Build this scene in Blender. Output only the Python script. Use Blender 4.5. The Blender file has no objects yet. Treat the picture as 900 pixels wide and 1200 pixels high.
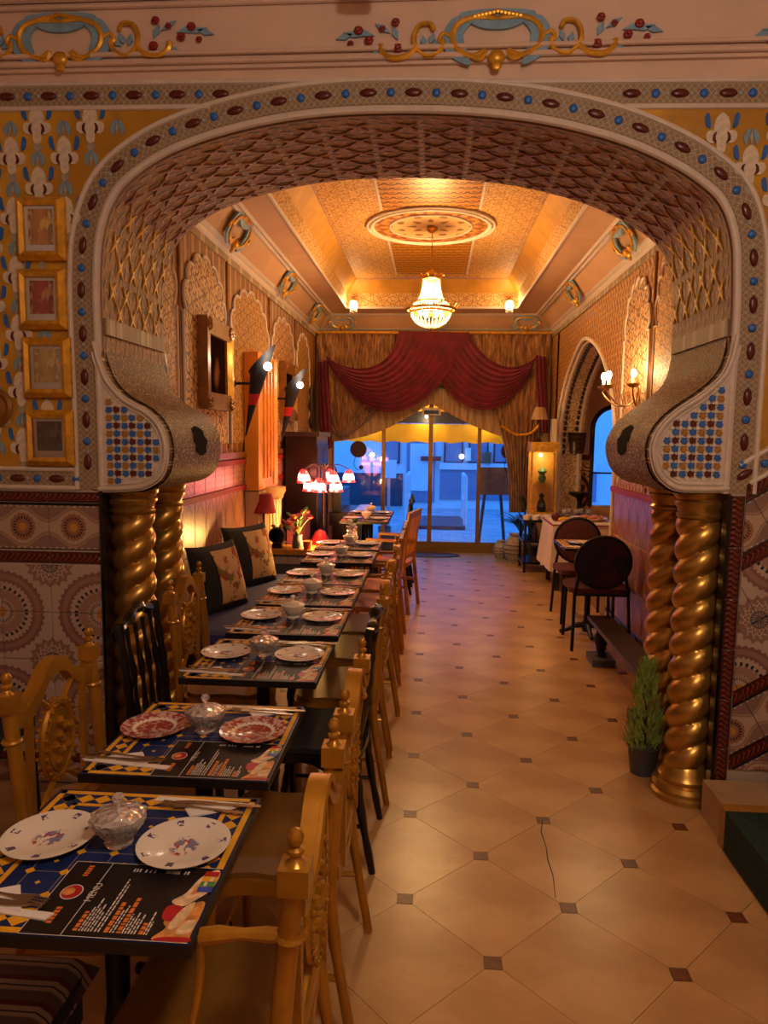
import bpy, math, random
import numpy as np
from mathutils import Vector, Matrix, geometry
random.seed(7)
PI = math.pi
scn = bpy.context.scene
COL = scn.collection

# ------------------------------------------------------------------ camera
YAW, PITCH, ROLL, FPX, EYE = -6.719e-2, -.107347, .0122437, 834.3465, 1.61866
_f = Vector((math.sin(YAW)*math.cos(PITCH), math.cos(YAW)*math.cos(PITCH), math.sin(PITCH)))
_r0 = Vector((math.cos(YAW), -math.sin(YAW), 0)); _u0 = _r0.cross(_f)
_r = _r0*math.cos(ROLL)+_u0*math.sin(ROLL); _u = _u0*math.cos(ROLL)-_r0*math.sin(ROLL)
cd = bpy.data.cameras.new('camera'); cam = bpy.data.objects.new('camera', cd); COL.objects.link(cam)
cam.matrix_world = Matrix(((_r.x, _u.x, -_f.x, 0), (_r.y, _u.y, -_f.y, 0), (_r.z, _u.z, -_f.z, EYE), (0, 0, 0, 1)))
cd.sensor_fit = 'VERTICAL'; cd.sensor_height = 36; cd.lens = FPX/1200*36; cd.clip_start = .03; cd.clip_end = 200
scn.camera = cam
def P(x, y, X=None, Y=None, Z=None):          # pixel -> point on the plane X=, Y= or Z= (metres)
    d = _f+_r*((x-450)/FPX)-_u*((y-600)/FPX)
    t = X/d.x if X is not None else Y/d.y if Y is not None else (Z-EYE)/d.z
    return Vector((d.x*t, d.y*t, EYE+d.z*t))
# ------------------------------------------------------------------ world, view
w = bpy.data.worlds.new('dusk'); scn.world = w; w.use_nodes = True
w.node_tree.nodes['Background'].inputs[0].default_value = (.042, .27, 1, 1)
w.node_tree.nodes['Background'].inputs[1].default_value = 3.3
scn.view_settings.view_transform = 'Standard'; scn.view_settings.look = 'None'
scn.view_settings.gamma = 1; scn.view_settings.use_curve_mapping = False
scn.view_settings.exposure = 0.0
def lamp(name, loc, power, color, radius=.04, parent=None):
    l = bpy.data.lights.new(name, 'POINT'); l.energy = power; l.color = color; l.shadow_soft_size = radius
    o = bpy.data.objects.new(name, l); COL.objects.link(o); o.location = loc
    if parent: o.parent = parent
    return o
# unseen lamp added behind the camera to light the near room; its fixture is built further down
ADDED_LAMP = (.55, .25, 2.88)
lamp('added_near_light', ADDED_LAMP, 58, (1, .82, .66), .14)

# ------------------------------------------------------------------ materials
def hexc(h):
    def l(c): c /= 255; return c/12.92 if c <= .04045 else ((c+.055)/1.055)**2.4
    return (l(int(h[0:2], 16)), l(int(h[2:4], 16)), l(int(h[4:6], 16)))
class V:
    def __init__(s, g, k): s.g = g; s.s = k
    def __add__(a, b): return a.g.m('ADD', a, b)
    __radd__ = __add__
    def __sub__(a, b): return a.g.m('SUBTRACT', a, b)
    def __rsub__(a, b): return a.g.m('SUBTRACT', b, a)
    def __mul__(a, b): return a.g.m('MULTIPLY', a, b)
    __rmul__ = __mul__
    def __truediv__(a, b): return a.g.m('DIVIDE', a, b)
    def __lt__(a, b): return a.g.m('LESS_THAN', a, b)
    def __gt__(a, b): return a.g.m('GREATER_THAN', a, b)
MATS = {}
class G:
    def __init__(s, name):
        s.mat = bpy.data.materials.new(name); s.mat.use_nodes = True; s.nt = s.mat.node_tree
        s.b = s.nt.nodes['Principled BSDF']; MATS[name] = s.mat
    def n(s, t): return s.nt.nodes.new(t)
    def put(s, sock, v):
        if isinstance(v, V): s.nt.links.new(v.s, sock)
        elif isinstance(v, (tuple, list)): sock.default_value = tuple(v)+(1,) if len(v) == 3 and len(sock.default_value) == 4 else v
        else: sock.default_value = v
    def m(s, op, a, b=0, c=0):
        k = s.n('ShaderNodeMath'); k.operation = op
        s.put(k.inputs[0], a); s.put(k.inputs[1], b); s.put(k.inputs[2], c); return V(s, k.outputs[0])
    def sin(s, a): return s.m('SINE', a)
    def cos(s, a): return s.m('COSINE', a)
    def abs(s, a): return s.m('ABSOLUTE', a)
    def fr(s, a): return s.m('FRACT', a)
    def fl(s, a): return s.m('FLOOR', a)
    def mn(s, a, b): return s.m('MINIMUM', a, b)
    def mx(s, a, b): return s.m('MAXIMUM', a, b)
    def sqrt(s, a): return s.m('SQRT', a)
    def at(s, y, x): return s.m('ARCTAN2', y, x)
    def len2(s, x, y): return s.sqrt(x*x+y*y)
    def sm(s, x, a, b):
        k = s.n('ShaderNodeMapRange'); k.interpolation_type = 'SMOOTHSTEP'
        s.put(k.inputs[0], x); k.inputs[1].default_value = a; k.inputs[2].default_value = b; return V(s, k.outputs[0])
    def band(s, x, c, h): return s.abs(x-c) < h
    def coord(s, kind):
        t = s.n('ShaderNodeTexCoord'); x = s.n('ShaderNodeSeparateXYZ'); s.nt.links.new(t.outputs[kind], x.inputs[0])
        return V(s, x.outputs[0]), V(s, x.outputs[1]), V(s, x.outputs[2])
    def uv(s): return s.coord('UV')[:2]
    def noise(s, scale, detail=3, kind='Object', stretch=None, rough=.55):
        t = s.n('ShaderNodeTexCoord'); k = s.n('ShaderNodeTexNoise'); o = t.outputs[kind]
        if stretch:
            mp = s.n('ShaderNodeMapping'); s.nt.links.new(o, mp.inputs[0]); mp.inputs[3].default_value = stretch; o = mp.outputs[0]
        s.nt.links.new(o, k.inputs[0]); k.inputs['Scale'].default_value = scale; k.inputs['Detail'].default_value = detail
        k.inputs['Roughness'].default_value = rough
        return V(s, k.outputs[0])
    def voro(s, scale, kind='UV'):
        t = s.n('ShaderNodeTexCoord'); k = s.n('ShaderNodeTexVoronoi'); s.nt.links.new(t.outputs[kind], k.inputs[0])
        k.inputs['Scale'].default_value = scale; return V(s, k.outputs[0]), V(s, k.outputs[1])
    def mix(s, f, a, b):
        k = s.n('ShaderNodeMix'); k.data_type = 'RGBA'; s.put(k.inputs[0], f); s.put(k.inputs[6], a); s.put(k.inputs[7], b); return V(s, k.outputs[2])
    def quasi(s, x, y, k, dirs=4):
        t = None
        for i in range(dirs):
            a = PI*i/dirs; c = s.cos(x*(k*math.cos(a))+y*(k*math.sin(a))); t = c if t is None else t+c
        return t
    def bump(s, h, strength=.4, dist=.01):
        k = s.n('ShaderNodeBump'); k.inputs['Strength'].default_value = strength; k.inputs['Distance'].default_value = dist
        s.put(k.inputs['Height'], h); s.nt.links.new(k.outputs[0], s.b.inputs['Normal'])
    def fin(s, col, rough=.5, metal=0, **k):
        s.put(s.b.inputs['Base Color'], col); s.put(s.b.inputs['Roughness'], rough); s.put(s.b.inputs['Metallic'], metal)
        for a, v in k.items(): s.put(s.b.inputs[a.replace('_', ' ')], v)
        return s.mat
def mat(name, h, rough=.5, metal=0, var=0, vs=8, bump=0, **k):
    g = G(name); c = hexc(h) if isinstance(h, str) else h
    if var:
        nz = g.noise(vs, 3); d = tuple(x*(1-var) for x in c); u = tuple(min(1, x*(1+var*.6)) for x in c)
        col = g.mix(g.sm(nz, .3, .7), d, u)
        if bump: g.bump(nz, bump, .004)
    else: col = c
    return g.fin(col, rough, metal, **k)
def emit(name, col, strength, base=(.8, .8, .8)):
    g = G(name); return g.fin(base, .4, 0, Emission_Color=col, Emission_Strength=strength)

gold = mat('gold_metal', 'b8862e', .3, .85, .25, 14)
mat('gold_leaf', 'e0a42e', .36, .45, .25, 20)
mat('column_gold', 'c49a4c', .29, .78, .2, 9)
mat('gold_paint', 'b07c22', .32, .5, .2, 10)
mat('gold_seat', '7d5420', .32, .15, .15, 8)
mat('dark_gold_wood', '8a5a20', .35, .25, .25, 10)
mat('orange_wood', 'a05f1e', .4, 0, .25, 12)
mat('black_lacquer', '0d0b0b', .25, 0, .2, 10)
mat('black_iron', '121114', .45, .4, .2, 12)
mat('black_fabric', '17141a', .85, 0, .3, 30)
mat('white_plaster', 'd8c6ae', .6, 0, .05, 6)
mat('moulding_white', 'd4c4b4', .5, 0, .06, 20)
mat('frieze_plaster', 'd8b8a2', .65, 0, .06, 4)
mat('cove_plaster', 'c39a74', .65, 0, .06, 4)
mat('blue_glaze', '2a66b8', .3, 0, .2, 60)
mat('pale_blue', '7d9fb8', .55, 0, .15, 30)
mat('maroon_glaze', '5a1a14', .3, 0, .25, 60)
mat('ochre_glaze', 'a8762a', .35, 0, .2, 60)
mat('red_rose', '8e1f1c', .5, 0, .3, 60)
mat('motif_cream', 'd8c8b0', .6, 0, .15, 60)
mat('motif_grey', 'a49c90', .6, 0, .2, 40)
mat('china', 'e6ddd2', .18, 0)
mat('napkin', 'e0d8d4', .9, 0, .04, 30)
mat('steel', 'b09a80', .25, .9)
mat('blue_print', '17285e', .5, 0, .2, 14, Specular_IOR_Level=.25)
mat('yellow_print', 'e0a41c', .5, 0, .1, 20, Specular_IOR_Level=.25)
mat('menu_black', '1c1615', .42, Specular_IOR_Level=.3)
mat('menu_white', 'd8cfc8', .35)
mat('menu_orange', 'd8762a', .35)
mat('print_red', 'b01c28', .35)
mat('print_green', '3f8a44', .35)
mat('print_blue', '2f49b0', .35)
mat('bread', 'd8924a', .4, 0, .4, 40)
mat('bread_light', 'e6c49c', .4, 0, .3, 50)
mat('table_edge', '15110f', .35)
mat('leaf_green', '3f6a2e', .6, 0, .35, 20)
mat('leaf_dark', '1e3a22', .6, 0, .35, 20)
mat('conifer', '8fa84a', .7, 0, .35, 40)
mat('pot_grey', '4a4a50', .5)
mat('terracotta', 'b0441c', .5)
mat('crimson_velvet', '660a20', .75, 0, .35, 6, Sheen_Weight=.35, Sheen_Tint=(1, .3, .4))
mat('plum_velvet', '5a1830', .8, 0, .3, 8)
mat('navy_cushion', '262a66', .8, 0, .45, 40)
mat('dark_wood', '2a1610', .35, 0, .3, 10)
mat('brown_wood', '5a3018', .4, 0, .3, 10)
mat('beam_dark', '1c1a1c', .5)
mat('white_cloth', 'dccdbd', .9, 0, .05, 10)
mat('red_trim', '8c1a1e', .6)
mat('brown_marble', '7a4424', .3, 0, .35, 12)
mat('cream_marble', 'b89a74', .3, 0, .15, 6)
mat('green_carpet', '123028', .95, 0, .4, 60)
mat('pane_black', '0a0a0c', .2)
mat('maroon_disc', '3a1014', .6)
mat('brass_frame', '8a6a34', .4, .6)
mat('shade_red', '8a0f1a', .7)
mat('bulb_white_off', 'e8e0d0', .3)
mat('street_grey', '9aa0a6', .6, 0, .2, 4)
mat('shop_white', 'c8ccd0', .5, 0, .05, 3)
mat('shop_blue', '6a7890', .5, 0, .1, 3)
mat('shop_dark', '2a3040', .4, 0, .2, 3)
mat('awning_yellow', 'f0b400', .7, 0, .1, 5)
mat('stainless', 'c8d0d8', .3, .7)
mat('board_brown', '7a4a2a', .6, 0, .2, 8)
emit('bulb_warm', (1, .72, .38), 40)
emit('bulb_red', (1, .5, .34), 40)
emit('bulb_white', (1, .9, .75), 12)
emit('bulb_street', (1, .9, .7), 4)

def glassmat(name, tint=(1, 1, 1), refl=1.0):
    g = G(name); nt = g.nt; nt.nodes.remove(g.b)
    t = g.n('ShaderNodeBsdfTransparent'); t.inputs[0].default_value = tint+(1,)
    s = g.n('ShaderNodeBsdfGlossy'); s.inputs['Roughness'].default_value = .03; s.inputs[0].default_value = (refl, refl, refl, 1)
    f = g.n('ShaderNodeFresnel'); f.inputs[0].default_value = 1.5
    x = g.n('ShaderNodeMixShader'); nt.links.new(f.outputs[0], x.inputs[0]); nt.links.new(t.outputs[0], x.inputs[1]); nt.links.new(s.outputs[0], x.inputs[2])
    nt.links.new(x.outputs[0], nt.nodes['Material Output'].inputs[0])
glassmat('pane_glass')
g = G('cut_glass'); vd, vc = g.voro(60, 'Object'); g.bump(vd, .8, .01)
g.fin((.9, .87, .84), .08, 0, Transmission_Weight=.75, IOR=1.45)
g = G('crystal'); g.fin((1, .96, .86), .1, 0, Transmission_Weight=.55, IOR=1.4)
g = G('frosted_shade'); g.fin((1, .93, .8), .4, 0, Transmission_Weight=.5, Emission_Color=(1, .7, .35), Emission_Strength=5)
g = G('red_glass'); x, y, z = g.coord('Object')
g.fin((.9, .05, .06), .2, 0, Transmission_Weight=.35, Emission_Color=g.mix(g.sm(g.abs(z+.012), .012, .042), (1, .5, .36), (1, .02, .03)), Emission_Strength=g.sm(g.abs(z+.012), .06, .0)*9+1.2)

# floor marble
g = G('floor_marble'); n1 = g.noise(2.2, 5, stretch=(1, 1.6, 1)); n2 = g.noise(9, 4)
col = g.mix(g.sm(n1, .3, .7), hexc('ac8052'), hexc('c69c6a')); col = g.mix(g.sm(n2, .58, .72)*.35, col, hexc('9a7048'))
g.fin(col, .3, 0, Specular_IOR_Level=.5); 
oi = g.n('ShaderNodeObjectInfo'); hsv = g.n('ShaderNodeHueSaturation'); k = V(g, oi.outputs['Random'])*.16+.92
g.put(hsv.inputs['Value'], k); g.put(hsv.inputs['Color'], col); g.nt.links.new(hsv.outputs[0], g.b.inputs['Base Color'])
mat('floor_dot', '6a3a22', .35, 0, .3, 40)
mat('grout', '8a6844', .8)
mat('grout_pale', 'b0a090', .8)
mat('threshold_tile', 'a09488', .35, 0, .15, 20)

# dado tile: quarter rosette at uv(0,0), quarter palmette at uv(1,1)
g = G('rosette_tile'); u, v = g.uv(); ra = g.len2(u, v); aa = g.at(v, u); rb = g.len2(1-u, 1-v); ab = g.at(1-v, 1-u)
cream = hexc('b8a294'); mauve = hexc('7e5a50'); rust = hexc('9a7868'); ink = hexc('1e1a2a')
col = g.mix(g.sm(g.noise(30, 3, 'UV'), .35, .7)*.4, cream, hexc('a08878'))
lace = g.sin(aa*40)*.02
col = g.mix(g.band(ra+lace, .74, .12), col, mauve); col = g.mix(g.band(ra, .74, .05), col, hexc('967062'))
col = g.mix(ra < .6, col, hexc('b49c8c')); col = g.mix(g.band(ra+g.sin(aa*24)*.03, .36, .1), col, rust)
col = g.mix(g.band(ra, .5, .035)*(g.sin(aa*28) > .1), col, ink); col = g.mix(g.band(ra, .2, .03)*(g.sin(aa*28) > .1), col, ink)
col = g.mix(ra < .1, col, hexc('b07a3a'))
col = g.mix(g.band(rb+g.abs(g.sin(ab*8))*.08, .44, .05), col, hexc('8a6a5c')); col = g.mix((rb < .34)*(g.sin(rb*60+g.sin(ab*16)*2) > .2), col, hexc('84604e'))
col = g.mix((rb < .17)*(g.sin(ab*16) > -.2), col, hexc('4a4450'))
g.fin(col, .28); g.bump(g.noise(40, 2, 'UV'), .05, .002)
# eye border tile
g = G('eye_tile'); u, v = g.uv(); x = (u-.5)*1.2; y = v-.5; r = g.len2(x, y); a = g.at(y, x)
wav = g.abs(y)-(.24+g.cos(u*2*PI)*-.14)
col = g.mix(g.sm(wav, -.02, .02), hexc('b49a84'), hexc('87695e')); col = g.mix(g.band(wav, .05, .02), col, hexc('a8886c')); col = g.mix((g.abs(y) > .44)*(g.sin(u*50) > .2), col, hexc('b8a494'))
col = g.mix(r+g.sin(a*16)*.012 < .3, col, hexc('96684c')); col = g.mix(g.band(r, .2, .035)*(g.sin(a*20) > 0), col, ink); col = g.mix(r < .09, col, hexc('c08a30'))
col = g.mix(g.abs(y) > .475, col, ink); g.fin(col, .28)
g = G('rope_tile'); u, v = g.uv(); w2 = g.sin(u*58+g.sin(v*7)*2.2)*g.sm(g.abs(v-.5), .42, .12)
col = g.mix(g.sm(w2, .1, .7), hexc('4e1a10'), hexc('7c331c')); g.fin(col, .25); g.bump(w2, .5, .006)
# ogive tile of the far room
def ogive(name, base, line, line2):
    g = G(name); u, v = g.uv(); s = g.abs(g.sin(v*PI)); d = g.abs(g.abs(u-.5)-s*.42)
    col = g.mix(d < .045, base, line); col = g.mix(g.band(g.abs(u-.5), s*.2, .025), col, line2)
    col = g.mix((g.noise(22, 3, 'UV') > .56), col, line2); g.fin(col, .3)
ogive('ogive_tile', hexc('a8765c'), hexc('6e3a2e'), hexc('8a5644'))
g = G('band_tile'); u, v = g.uv(); q = g.quasi(u, v, 26, 4); col = g.mix(q > .5, hexc('a0645a'), hexc('c08a78')); g.fin(col, .3)
g = G('brown_scroll_tile'); u, v = g.uv(); d = g.abs(v-.5-g.sin(u*4*PI)*.22)
col = g.mix(d < .06, hexc('b88a5a'), hexc('3a160e')); col = g.mix(g.abs(v-.5) > .42, col, hexc('3a160e')); col = g.mix(g.quasi(u, v, 30, 4) > 2.1, col, hexc('4a1e12')); g.fin(col, .3)
g = G('brown_circle_tile'); u, v = g.uv(); x = u-.5; y = v-.5; r = g.len2(x, y); a = g.at(y, x)
col = g.mix(g.band(r, .44, .05), hexc('b08458'), hexc('3a160e')); col = g.mix(g.band(r+g.sin(a*10)*.03, .27, .06), col, hexc('4a1e12')); col = g.mix(r < .12, col, hexc('3a160e'))
col = g.mix((r > .5)*(g.quasi(u, v, 40, 4) > .8), col, hexc('4a1e12')); g.fin(col, .3)
# yellow painted wall
g = G('yellow_wall'); n1 = g.noise(3, 4); n2 = g.noise(14, 3)
col = g.mix(g.sm(n1, .35, .65), hexc('b07c18'), hexc('d29c26')); col = g.mix(g.sm(n2, .5, .7)*.35, col, hexc('8a6a34')); g.fin(col, .55); g.bump(n2, .2, .004)
# beaded border
g = G('border_lattice'); u, v = g.uv(); k = u*38.0; a1 = g.abs(g.fr(k+v*3)-.5); a2 = g.abs(g.fr(k-v*3)-.5)
col = g.mix(g.mn(a1, a2) < .07, hexc('937a5c'), hexc('b8a68c')); col = g.mix(g.noise(60, 2, 'UV') > .6, col, hexc('7e6650')); g.fin(col, .55); g.bump(g.mn(a1, a2), .4, .004)
# carved soffit, uv in metres
g = G('carved_soffit'); u, v = g.uv()
def dash(cu, cv, a, b_, off=0.0):
    r = g.fl(v/cv+off); x = (g.fr(u/cu+r*.5+off)-.5)*cu; y = (g.fr(v/cv+off)-.5)*cv; return g.len2(x/a, (y-g.sin(x*90)*.004)/b_)
d1 = dash(.085, .05, .026, .0055); d2 = dash(.085, .05, .024, .012, .5); n1 = g.noise(40, 3, 'UV'); n2 = g.noise(5, 2, 'UV')
col = g.mix(g.sm(n2, .35, .65), hexc('8e6650'), hexc('a87a46')); col = g.mix(g.sm(n1, .4, .7)*.5, col, hexc('6e4a34')); col = g.mix(g.band(d2, 1, .22), col, hexc('b8905e')); col = g.mix(g.sm(d1, 1.1, .9), col, hexc('33201a'))
g.fin(col, .6); g.bump(g.sm(d1, .7, 1.2)+g.sm(d2, 1.3, .8)*.6+n1*.4, .28, .006)
g = G('carved_filigree'); vd, vc = g.voro(75, 'UV'); n1 = g.noise(70, 4, 'UV'); f = g.sm(vd+n1*.5-.25, .15, .5)
col = g.mix(f, hexc('d4b48c'), hexc('6a4a30')); g.fin(col, .6); g.bump(1-f, .5, .006)
mat('star_yellow', 'e0a834', .5, 0, .25, 40)
mat('star_brown', '94552c', .5, 0, .25, 40)
# lace panels of the far room, uv in metres
def lace(name, lo, hi, gold_, k=62):
    g = G(name); u, v = g.uv(); q = g.quasi(u, v, k, 4); q2 = g.quasi(u, v, k*2.6, 5); n1 = g.noise(50, 3, 'UV')
    f = g.sm(g.abs(q)-q2*.35+n1-.5, .2, 1.1); col = g.mix(f, lo, hi); col = g.mix(g.sm(q, 2.0, 2.8), col, gold_); g.fin(col, .6); g.bump(f, .6, .008)
lace('lace_panel', hexc('6e3c1c'), hexc('bf9462'), hexc('a8702c'))
lace('lace_pale', hexc('a8845c'), hexc('d8bc94'), hexc('b8925e'))
mat('matt_black', '1a1614', .95, Specular_IOR_Level=.1)
lace('lace_gold', hexc('7a4a18'), hexc('b8863e'), hexc('c8963e'), 90)
lace('ceiling_lace', hexc('a8742c'), hexc('cf9f58'), hexc('b07a2c'), 70)
lace('tray_face', hexc('a87838'), hexc('d8b074'), hexc('c08a3c'), 80)
g = G('striped_gold'); u, v = g.uv(); s = g.sin(u*70+g.sin(v*42)*1.6); q = g.quasi(u, v, 110, 4)
col = g.mix(g.sm(s, -.5, .6), hexc('7e4c1e'), hexc('b8803c')); col = g.mix((q > 1.6), col, hexc('c89a58')); g.fin(col, .55); g.bump(s+q*.2, .5, .006)
g = G('scale_gold'); u, v = g.uv(); x = g.fr(u*9)-.5; row = g.fl(v*9); x2 = g.fr(u*9+g.fr(row*.5))-.5; y = g.fr(v*9); d = g.len2(x2, y)
col = g.mix(g.band(d, .46, .1), hexc('cc8a20'), hexc('5e3208')); col = g.mix(d < .2, col, hexc('6e3c10')); g.fin(col, .4, .2); g.bump(d, .4, .01)
g = G('medallion_ring'); u, v = g.uv(); q = g.quasi(u, v, 60, 4); col = g.mix(g.sm(q, -.5, 1), hexc('8a4a14'), hexc('c88430')); g.fin(col, .45); g.bump(q, .5, .01)
g = G('medallion_centre'); u, v = g.uv(); q = g.quasi(u, v, 46, 4); col = g.mix(g.sm(q, 1.0, 1.6), hexc('dcb478'), hexc('8a6224')); g.fin(col, .6)
mat('yellow_cove', 'c08a30', .6, 0, .15, 6)
mat("orange_paint", "f29a1e", .55, 0, .12, 5)
# cloths
def pleat(name, lo, hi, k=1):
    g = G(name); n1 = g.noise(10*k, 4, stretch=(3, 1, .35)); col = g.mix(g.sm(n1, .35, .65), hexc(lo), hexc(hi)); g.fin(col, .7, 0, Sheen_Weight=.3); g.bump(n1, .5, .02)
pleat('gold_taffeta', '6a3e1c', 'b07c40', 1.6)
pleat('beige_voile', '9c7850', 'b8966c')
g = G('striped_cloth'); u, v = g.uv(); s = g.fr(v*7); n1 = g.noise(180, 2, 'UV')
col = g.mix(g.sm(g.sin(v*44), -.3, .3), hexc('5e4a44'), hexc('a89084')); col = g.mix(g.band(s, .5, .1), col, hexc('5a1c24')); col = g.mix(g.band(s, .18, .03), col, hexc('1c1416'))
col = g.mix(n1*.4, col, hexc('2a2020')); g.fin(col, .95); g.bump(n1, .5, .004)
g = G('floral_cushion'); n1 = g.noise(9, 4); n2 = g.noise(14, 3); col = g.mix(g.sm(n1, .5, .58), hexc('b89468'), hexc('8a2a26')); col = g.mix(g.sm(n2, .56, .62), col, hexc('6a5a2c')); g.fin(col, .85)
g = G('tapestry_dark'); n1 = g.noise(7, 4); n2 = g.noise(40, 3); col = g.mix(g.sm(n1, .45, .6), hexc('1c2444'), hexc('3a1a2c')); col = g.mix(g.sm(n2, .62, .7)*.6, col, hexc('4a5068')); g.fin(col, .85)
g = G('maroon_seat'); n2 = g.noise(50, 3); g.fin(g.mix(n2, hexc('3a1418'), hexc('6a2c28')), .8)
# plates: floral decal and pink transferware; local coords, rim radius .095
def platemat(name, pink):
    g = G(name); x, y, z = g.coord('Object'); r = g.len2(x, y); a = g.at(y, x)
    if not pink:
        n1 = g.noise(45, 3); n2 = g.noise(70, 2); base = hexc('ded4c8')
        sp = g.sm(r+n1*.03-.015, .036, .026)*(n2 > .5); col = g.mix(sp, base, g.mix(g.sm(n1, .45, .6), hexc('a03a48'), hexc('7a7ea0')))
        rim = g.band(r, .078, .009)*(g.cos(a*7) > .8)*(n2 > .44); col = g.mix(rim, col, hexc('5a4a6a'))
    else:
        n1 = g.noise(60, 4); col = g.mix(g.sm(n1, .42, .56), hexc('c8a49c'), hexc('9a3c38')); col = g.mix(g.band(r+g.sin(a*24)*.002, .058, .005), col, hexc('e0d4c8'))
        col = g.mix((r < .05)*g.sm(n1, .35, .5)*.7, col, hexc('983a36'))
    g.fin(col, .15)
platemat('plate_floral', False); platemat('plate_pink', True)
# printed pictures in frames: object coords, tones as in old photographs
def printmat(name, seed, cols):
    g = G(name); x, y, z = g.coord('Object'); n1 = g.noise(18+seed, 4); n2 = g.noise(40+seed*3, 3, stretch=(1, 1, .4))
    v = g.sm(g.abs(x)*6+n1*.8, .3, 1.1); col = g.mix(v, hexc(cols[0]), hexc(cols[1])); col = g.mix(g.sm(n2, .5, .62), col, hexc(cols[2])); g.fin(col, .2)
printmat('print_hall', 1, ('d08a4a', '4a2414', 'e8c060')); printmat('print_red_room', 2, ('b03424', '30140f', 'd08a5a'))
printmat('print_sand', 3, ('d8b868', '8a7040', 'e8d498')); printmat('print_dark', 4, ('4a342c', '2a1c1a', '6a5248'))
g = G('portrait'); x, y, z = g.coord('Object'); d = g.len2(y*1.6, z+.05); n1 = g.noise(9, 3)
col = g.mix(g.sm(d+n1*.15, .22, .08), hexc('1e0d08'), hexc('7a4a28')); g.fin(col, 1, 0, Specular_IOR_Level=0)

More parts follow.
